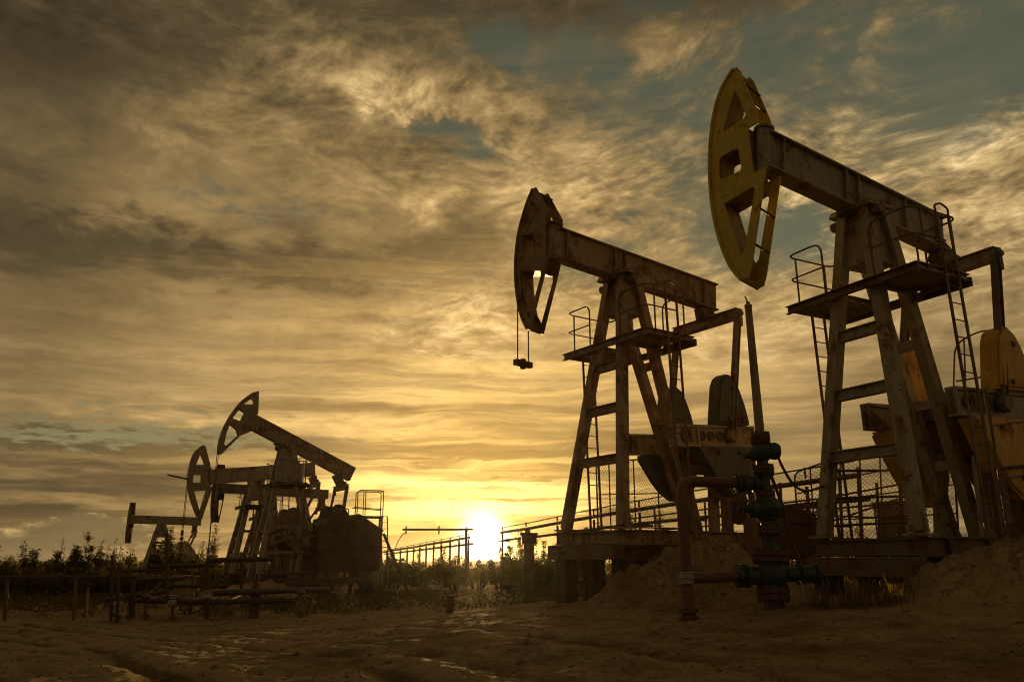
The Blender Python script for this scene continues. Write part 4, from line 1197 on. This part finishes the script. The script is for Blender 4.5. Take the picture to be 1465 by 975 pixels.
mf = empty('pipe_manifold', gp(300, 878, 24), 0, 'dark tangle of bent manifold pipes on stands before the left pumpjack group', 'manifold')
mo = mf.location.copy()
def MP(x, y, Y=24): return at(x, y, Y) - mo
runs = [([MP(190, 882), MP(190, 829), MP(262, 827, 25)], .06), ([MP(186, 858), MP(300, 861), MP(420, 858, 25)], .075), ([MP(174, 816, 26), MP(243, 814, 26)], .05),
        ([MP(215, 810, 26), MP(305, 808, 26)], .06), ([MP(296, 884), MP(296, 801), MP(390, 799, 25)], .075), ([MP(240, 838, 25), MP(292, 838, 25)], .055),
        ([MP(305, 848), MP(360, 846), MP(470, 842, 27)], .085), ([MP(239, 858), MP(239, 762)], .045), ([MP(345, 800, 26), MP(345, 850, 26), MP(320, 862)], .05), ([MP(380, 822, 26), MP(440, 818, 27)], .05),
        ([MP(150, 858, 25.5), MP(240, 846, 25.5)], .05)]
for pts, r in runs:
    MB().tube(rounded(pts, .22), r, 10).build('pipe', M['pipe_dark'], mf, True)
for x, y0, y1 in ((209, 856, 884), (247, 862, 886), (185, 856, 884), (430, 850, 878)):
    m = MB().tube([MP(x, y1) - Vector((0, 0, .1)), MP(x, y0)], .05, 8); m.lathe(MP(x, y1) + Vector((0, 0, .02)), (0, 0, 1), [(0, .12), (.08, .12), (.09, .05)], 10); m.lathe(MP(x, y0), (0, 0, 1), [(0, .09), (.06, .13), (.12, .1)], 10)
    m.build('stand', M['steel_dark'], mf, True)
m = MB().lathe(MP(247, 866), (0, 0, 1), [(0, .1), (.05, .16), (.14, .15), (.2, .06), (.26, .05), (.27, .14), (.29, .14)], 12); m.build('valve', M['cloth'], mf, True)
m = MB().lathe(MP(296, 856), (0, 0, 1), [(0, .09), (.03, .15), (.12, .15), (.16, .06), (.2, .13), (.22, .13)], 12); m.build('valve', M['cloth'], mf, True)

wl2 = gp(363, 882, 25); 
w2 = empty('wellhead', wl2, 0, 'low dark wellhead stub with two flanges among the manifold pipes', 'wellhead', 'wellheads of the oil pad')
MB().lathe((0, 0, -.1), (0, 0, 1), [(0, .15), (.35, .15), (.36, .24), (.46, .24), (.47, .17), (.62, .2), (.78, .17)], 18).build('casing', M['steel_dark'], w2, True)
MB().lathe((0, 0, .684), (0, 0, 1), [(0, .25), (.1, .25)], 18).build('flange', M['steel'], w2, True)
MB().lathe((0, 0, .79), (0, 0, 1), [(0, .12), (.2, .1), (.25, .05), (.45, .05), (.46, .16), (.5, .16)], 14).build('valve', M['steel_dark'], w2, True)

cb_ = gp(262, 850, 27)
cab = empty('control_cabinet', cb_, .3, 'small tan control cabinet behind the manifold pipes at left', 'cabinet')
MB().box(-.33, .33, -.25, .25, .25, 1.15).build('cabinet_body', M['cabinet'], cab)
MB().box(-.28, .28, -.275, -.252, .3, 1.08).build('door', M['cabinet'], cab)
MB().box(-.42, .40, -.32, .32, 1.152, 1.19).build('roof', M['steel'], cab)
m = MB(); [m.bar((x, y, -.1), (x, y, .249), .06, .06, up=(1, 0, 0)) for x in (-.27, .27) for y in (-.2, .2)]; m.build('stand', M['steel_dark'], cab)

# ------------------------------------------------------------------ bushes
def bush(px, ybase, ytop, Y, w_px, label, kind='leaf', dens=1.0, spiky=.5, group='bushes along the edge of the pad', leaf=.07, seed=0, bare=0):
    rnd = random.Random(seed * 13 + 5)
    t = at(px, ytop, Y); x, y = t.x, t.y
    gz_ = g_base(x, y); h = t.z - gz_; w = w_px / FPX * Y
    root = empty('bush' if h < 2.6 else 'sapling_tree', (x, y, gz_), rnd.uniform(0, 6), label, 'bush' if h < 2.6 else 'tree', group)
    st = MB(); lf = MB()
    nb = 8 + int(4 * spiky) + int(w * 3)
    for i in range(nb):
        a = rnd.uniform(0, 2 * PI); rr = w / 2 * math.sqrt(rnd.random()) * (0 if i == 0 else 1)
        hh = h * (1 if i == 0 else (1 - .42 * (rr / (w / 2 + 1e-6)) ** 1.5) * rnd.uniform(.62, 1.0))
        p0 = Vector((rr * .25 * math.cos(a), rr * .25 * math.sin(a), -.1))
        p2 = Vector((rr * math.cos(a), rr * math.sin(a), hh))
        p1 = Vector((rr * .8 * math.cos(a), rr * .8 * math.sin(a), hh * .45))
        path = bezier(p0, p1, p2, 7)
        st.tube(path, .022 + .006 * h, 5, r2=.005)
        twigs = [(path, .12)]
        for j in range(int(9 + 7 * h)):
            k = rnd.uniform(.2, 1.0) ** .8 * .985; q = path[min(7, int(k * 7))].lerp(path[min(7, int(k * 7) + 1)], k * 7 % 1)
            ln = (.16 + .32 * (1 - k) * h * .5) * rnd.uniform(.6, 1.3)
            aa = rnd.uniform(0, 2 * PI); dv = Vector((math.cos(aa), math.sin(aa), rnd.uniform(.35, 1.2))).normalized()
            e = q + dv * ln
            st.tube([q, e], .007, 3, r2=.003, cap=False)
            if rnd.random() < bare: continue
            for n_ in range(int(rnd.uniform(4, 10) * dens)):
                c = q + dv * ln * rnd.uniform(.15, 1.1) + Vector((rnd.gauss(0, .07), rnd.gauss(0, .07), rnd.gauss(0, .07)))
                s = leaf * rnd.uniform(.6, 1.35)
                d1 = Vector((rnd.gauss(0, 1), rnd.gauss(0, 1), rnd.gauss(0, .8))).normalized(); d2 = d1.orthogonal().normalized()
                lf.add([c - d1 * s, c - d2 * s * .5, c + d1 * s, c + d2 * s * .5], [(0, 1, 2, 3)])
    st.build('trunk', M['bark'], root)
    lf.build('crown', M[kind], root)
    return root

BL = [  # px, ytop, Y, width px, kind, density, spiky, bare, description
    (-8, 780, 46, 70, 'leaf', 1.2, .6, 0, 'leafy bush cut by the left edge of the photo'),
    (35, 782, 50, 46, 'leaf', 1.0, .8, .1, 'upright leafy sapling second from the left edge'),
    (14, 806, 40, 70, 'leaf', 1.3, .3, 0, 'low dense bush at the foot of the left edge saplings'),
    (54, 796, 52, 30, 'leaf', .9, .9, .1, 'thin sprig of a bush between two fuller saplings at left'),
    (82, 797, 48, 60, 'leaf', 1.2, .5, .1, 'rounded bush with a bare twig rising above it at left'),
    (91, 776, 50, 14, 'leaf_dry', .4, 1, .6, 'bare thin twiggy sapling rising over a rounded bush at left'),
    (106, 795, 52, 30, 'leaf', 1.0, .9, .1, 'narrow bush left of the tall dark sapling'),
    (127, 768, 50, 46, 'leaf', 1.25, .7, 0, 'tallest dark sapling of the left thicket'),
    (146, 783, 52, 36, 'leaf_dry', .8, .9, .2, 'sparse brownish sapling right of the tallest dark one'),
    (166, 778, 56, 34, 'leaf_dry', .35, 1, .6, 'nearly bare twiggy sapling before the farthest pumpjack head'),
    (187, 792, 52, 44, 'leaf', 1.2, .5, 0, 'compact dark bush right of the bare twiggy sapling'),
    (60, 815, 42, 90, 'leaf_dry', 1.3, .3, 0, 'wide brownish low bush under the left saplings'),
    (130, 815, 42, 90, 'leaf', 1.3, .3, 0, 'wide green low bush under the tallest left sapling'),
    (195, 818, 44, 60, 'leaf_dry', 1.2, .3, 0, 'low brownish bush behind the end of the left railing'),
    (222, 786, 62, 40, 'leaf', 1.2, .5, 0, 'bush seen through the legs of the farthest pumpjack'),
    (246, 762, 64, 46, 'leaf', 1.1, .8, .1, 'tall loose tree right of the farthest pumpjack tower'),
    (262, 785, 66, 36, 'leaf', 1.0, .7, .1, 'bush behind the counterweight of the farthest pumpjack'),
    (290, 784, 68, 22, 'leaf', .6, .9, .3, 'little sprig between the farthest pumpjack and the left group'),
    (309, 758, 62, 22, 'leaf_dry', .6, 1, .3, 'thin tall sapling just left of the left group legs'),
    (345, 800, 70, 60, 'leaf', 1.2, .3, 0, 'bush seen low through the left group legs'),
    (560, 795, 60, 50, 'leaf', 1.1, .4, .05, 'bush at the foot of the service platform'),
    (600, 797, 66, 50, 'leaf', 1.1, .4, .1, 'bush under the hose of the loading gantry'),
    (636, 792, 62, 40, 'leaf', 1.0, .6, .1, 'bush beside the gantry post left of the sun'),
    (684, 804, 58, 36, 'leaf', .8, .5, .1, 'bush directly under the setting sun'),
    (730, 782, 50, 36, 'leaf', .9, .7, .1, 'bush right of the sun with glowing leaf tips'),
    (745, 770, 48, 40, 'leaf', 1.0, .6, .1, 'bush left of the stout dark column'),
    (716, 790, 56, 40, 'leaf', 1.3, .4, .05, 'dense dark bush at the foot of the near trestle end right of the sun'),
    (768, 776, 44, 44, 'leaf', 1.2, .6, .05, 'dense tall bush right behind the stout dark column'),
    (795, 786, 50, 36, 'leaf', 1.2, .5, .05, 'dense bush touching the left end of the middle pumpjack base'),
    (655, 796, 54, 40, 'leaf', 1.1, .4, .05, 'low dense bush in front of the gantry post'),
    (778, 782, 46, 40, 'leaf', .9, .8, .1, 'bush between the dark column and the middle pumpjack base'),
    (840, 762, 52, 50, 'leaf', 1.0, .6, .1, 'bush behind the left legs of the middle pumpjack'),
    (905, 748, 48, 44, 'leaf', 1.0, .6, .15, 'bush behind the chain link of the middle pumpjack'),
    (945, 738, 46, 46, 'leaf', 1.0, .7, .1, 'taller bush behind the counterweights of the middle pumpjack'),
    (985, 752, 50, 40, 'leaf', .9, .6, .1, 'bush left of the gearbox posts of the middle pumpjack'),
    (1040, 748, 50, 50, 'leaf', 1.0, .6, .1, 'bush behind the gearbox posts of the middle pumpjack'),
    (1085, 742, 48, 40, 'leaf', .8, .7, .1, 'bush behind the wellhead stack'),
    (1115, 735, 46, 46, 'leaf_dry', .7, .7, .2, 'sunlit brownish bush right of the wellhead stack'),
    (1160, 742, 44, 50, 'leaf', .8, .7, .1, 'bush behind the rounded corner fence panel'),
    (1225, 748, 46, 50, 'leaf_dry', .8, .6, .2, 'sunlit brownish bush behind the nearest pumpjack left legs'),
    (1300, 748, 46, 60, 'leaf_dry', .9, .5, .1, 'sunlit bush behind the metal box'),
    (1350, 735, 44, 60, 'leaf_dry', .9, .6, .1, 'sunlit bush at the right end of the long fence panel'),
]
for i, (px, yt, Y, wp, kd, dn, sk, br_, lab) in enumerate(BL):
    bush(px, 0, yt - 9, Y, wp * 1.15, lab, kd, dn * 1.25, sk, seed=i, leaf=.034 + .0006 * Y, bare=br_)

# grass tufts at the base of the nearest pumpjack: one mass of blades
gr = MB(); rnd = random.Random(3)
spots = [(at(px, 845, Y).x, Y) for px, Y in ((1215, 11.6), (1228, 11.7), (1240, 11.5), (1262, 11.6), (1275, 11.4), (1285, 11.6), (1205, 11.9), (1180, 11.8), (1165, 12.2), (1300, 11.9))]
spots += [(rnd.uniform(-3, 4.5), rnd.uniform(14.5, 19)) for _ in range(0)] + [(rnd.uniform(-16, -5), rnd.uniform(25, 30)) for _ in range(40)]
for sx, sy in spots:
    for k in range(26):
        x, y = sx + rnd.gauss(0, .12), sy + rnd.gauss(0, .1); z = g_height(x, y) - .01
        h = rnd.uniform(.15, .55); a = rnd.uniform(0, 2 * PI); ln = rnd.uniform(.05, .35)
        b = Vector((math.cos(a), math.sin(a), 0)); s = b.cross(Vector((0, 0, 1))) * .007
        p = Vector((x, y, z))
        q = p + Vector((0, 0, h * .6)) + b * ln * .3; r_ = p + Vector((0, 0, h)) + b * ln
        gr.add([p - s, p + s, q + s, q - s, r_], [(0, 1, 2, 3), (3, 2, 4)])
o = gr.build('dry_grass', M['grass'])
tag(o, 'dry grass tufts growing at the foot of the pumpjack bases', 'grass', None, 'stuff')

# stones and clods: one scattered mass
cl = MB(); rnd = random.Random(11)
for i in range(4200):
    yy = 5.5 + 20 * rnd.random() ** 1.4; xx = rnd.uniform(-.8, .8) * yy
    if i % 6 == 0:
        mx_, my_, mh_, rx_, ry_ = MOUNDS[rnd.randrange(6)]; xx = mx_ + rnd.gauss(0, rx_ * .7); yy = my_ + rnd.gauss(0, ry_ * .7)
    z = g_height(xx, yy); s = rnd.uniform(.006, .02) * (1 + .03 * yy) * (2.2 if rnd.random() < .07 else 1)
    vs = [Vector((rnd.gauss(0, 1), rnd.gauss(0, 1), rnd.gauss(0, .6))).normalized() for _ in range(6)]
    base = [Vector((1, 0, 0)), Vector((0, 1, 0)), Vector((-1, 0, 0)), Vector((0, -1, 0)), Vector((0, 0, .7)), Vector((0, 0, -.7))]
    pts = [Vector((xx, yy, z + s * .2)) + (b + v * .35) * s for b, v in zip(base, vs)]
    cl.add(pts, [(0, 1, 4), (1, 2, 4), (2, 3, 4), (3, 0, 4), (1, 0, 5), (2, 1, 5), (3, 2, 5), (0, 3, 5)])
o = cl.build('sand_clods', M['sand'])
tag(o, 'loose sand clods scattered over the foreground ground', 'clods', None, 'stuff')

# undergrowth: the continuous low scrub behind the pad, one mass
ug = MB(); rnd = random.Random(21)
def scrub(n, x0, x1, y0, y1, h0, h1, leaf, per):
    for i in range(n):
        y = rnd.uniform(y0, y1); x = rnd.uniform(x0, x1)
        if abs(x + .045 * y + .2) < 1.0 + .018 * y and rnd.random() < .62: continue
        gz_ = g_base(x, y); h = rnd.uniform(h0, h1) * (.75 + .5 * noise.noise(Vector((x * .25, y * .25, 7)))); w = rnd.uniform(.5, 1.2)
        for k in range(per):
            t = rnd.random() ** .8
            c = Vector((x + rnd.gauss(0, w * (1.05 - .7 * t)), y + rnd.gauss(0, .4), gz_ + h * t))
            s_ = leaf * rnd.uniform(.6, 1.4)
            d1 = Vector((rnd.gauss(0, 1), rnd.gauss(0, 1), rnd.gauss(0, .9))).normalized(); d2 = d1.orthogonal().normalized()
            ug.add([c - d1 * s_, c - d2 * s_ * .55, c + d1 * s_, c + d2 * s_ * .55], [(0, 1, 2, 3)])
scrub(150, -48, -11, 44, 60, .9, 2.0, .10, 110)
scrub(150, -22, 12, 62, 95, 1.0, 2.2, .15, 90)
scrub(110, 0, 34, 44, 62, 1.0, 2.0, .11, 100)
scrub(110, -75, 75, 120, 180, 1.4, 3.0, .3, 70)
scrub(190, -28, -6, 27, 38, .25, .8, .055, 80)
scrub(130, -8, 5, 29, 46, .3, .9, .06, 80)
tag(ug.build('undergrowth', M['leaf']), 'continuous low scrub growing behind the oil pad', 'scrub', None, 'stuff')

# ------------------------------------------------------------------ haze
HAZE = .00006
if HAZE:
    hb_ = MB().box(-1650, 1650, -80, 1560, -3.0, 14.0).build('haze', M['sand'])
    hm_ = bpy.data.materials.new('haze_air'); hm_.use_nodes = True
    nt = hm_.node_tree
    nt.nodes.remove(nt.nodes['Principled BSDF'])
    pv_ = nt.nodes.new('ShaderNodeVolumePrincipled')
    pv_.inputs['Color'].default_value = (.95, .90, .82, 1)
    pv_.inputs['Density'].default_value = HAZE
    pv_.inputs['Anisotropy'].default_value = .86
    nt.links.new(pv_.outputs[0], nt.nodes['Material Output'].inputs['Volume'])
    hb_.data.materials.clear(); hb_.data.materials.append(hm_)
    tag(hb_, 'thin warm dusty air over the whole oil pad', 'haze', None, 'stuff')

# ------------------------------------------------------------------ render settings
scene.view_settings.view_transform = 'Standard'
scene.view_settings.look = 'None'
scene.view_settings.exposure = 0.34
scene.view_settings.gamma = 1.0
scene.cycles.use_denoising = True
scene.cycles.pixel_filter_type = 'BLACKMAN_HARRIS'
scene.cycles.filter_width = 1.05
try: scene.cycles.denoiser = 'OPENIMAGEDENOISE'
except Exception: pass
scene.cycles.max_bounces = 6
scene.cycles.volume_bounces = 0
scene.cycles.diffuse_bounces = 3
scene.cycles.sample_clamp_indirect = 6
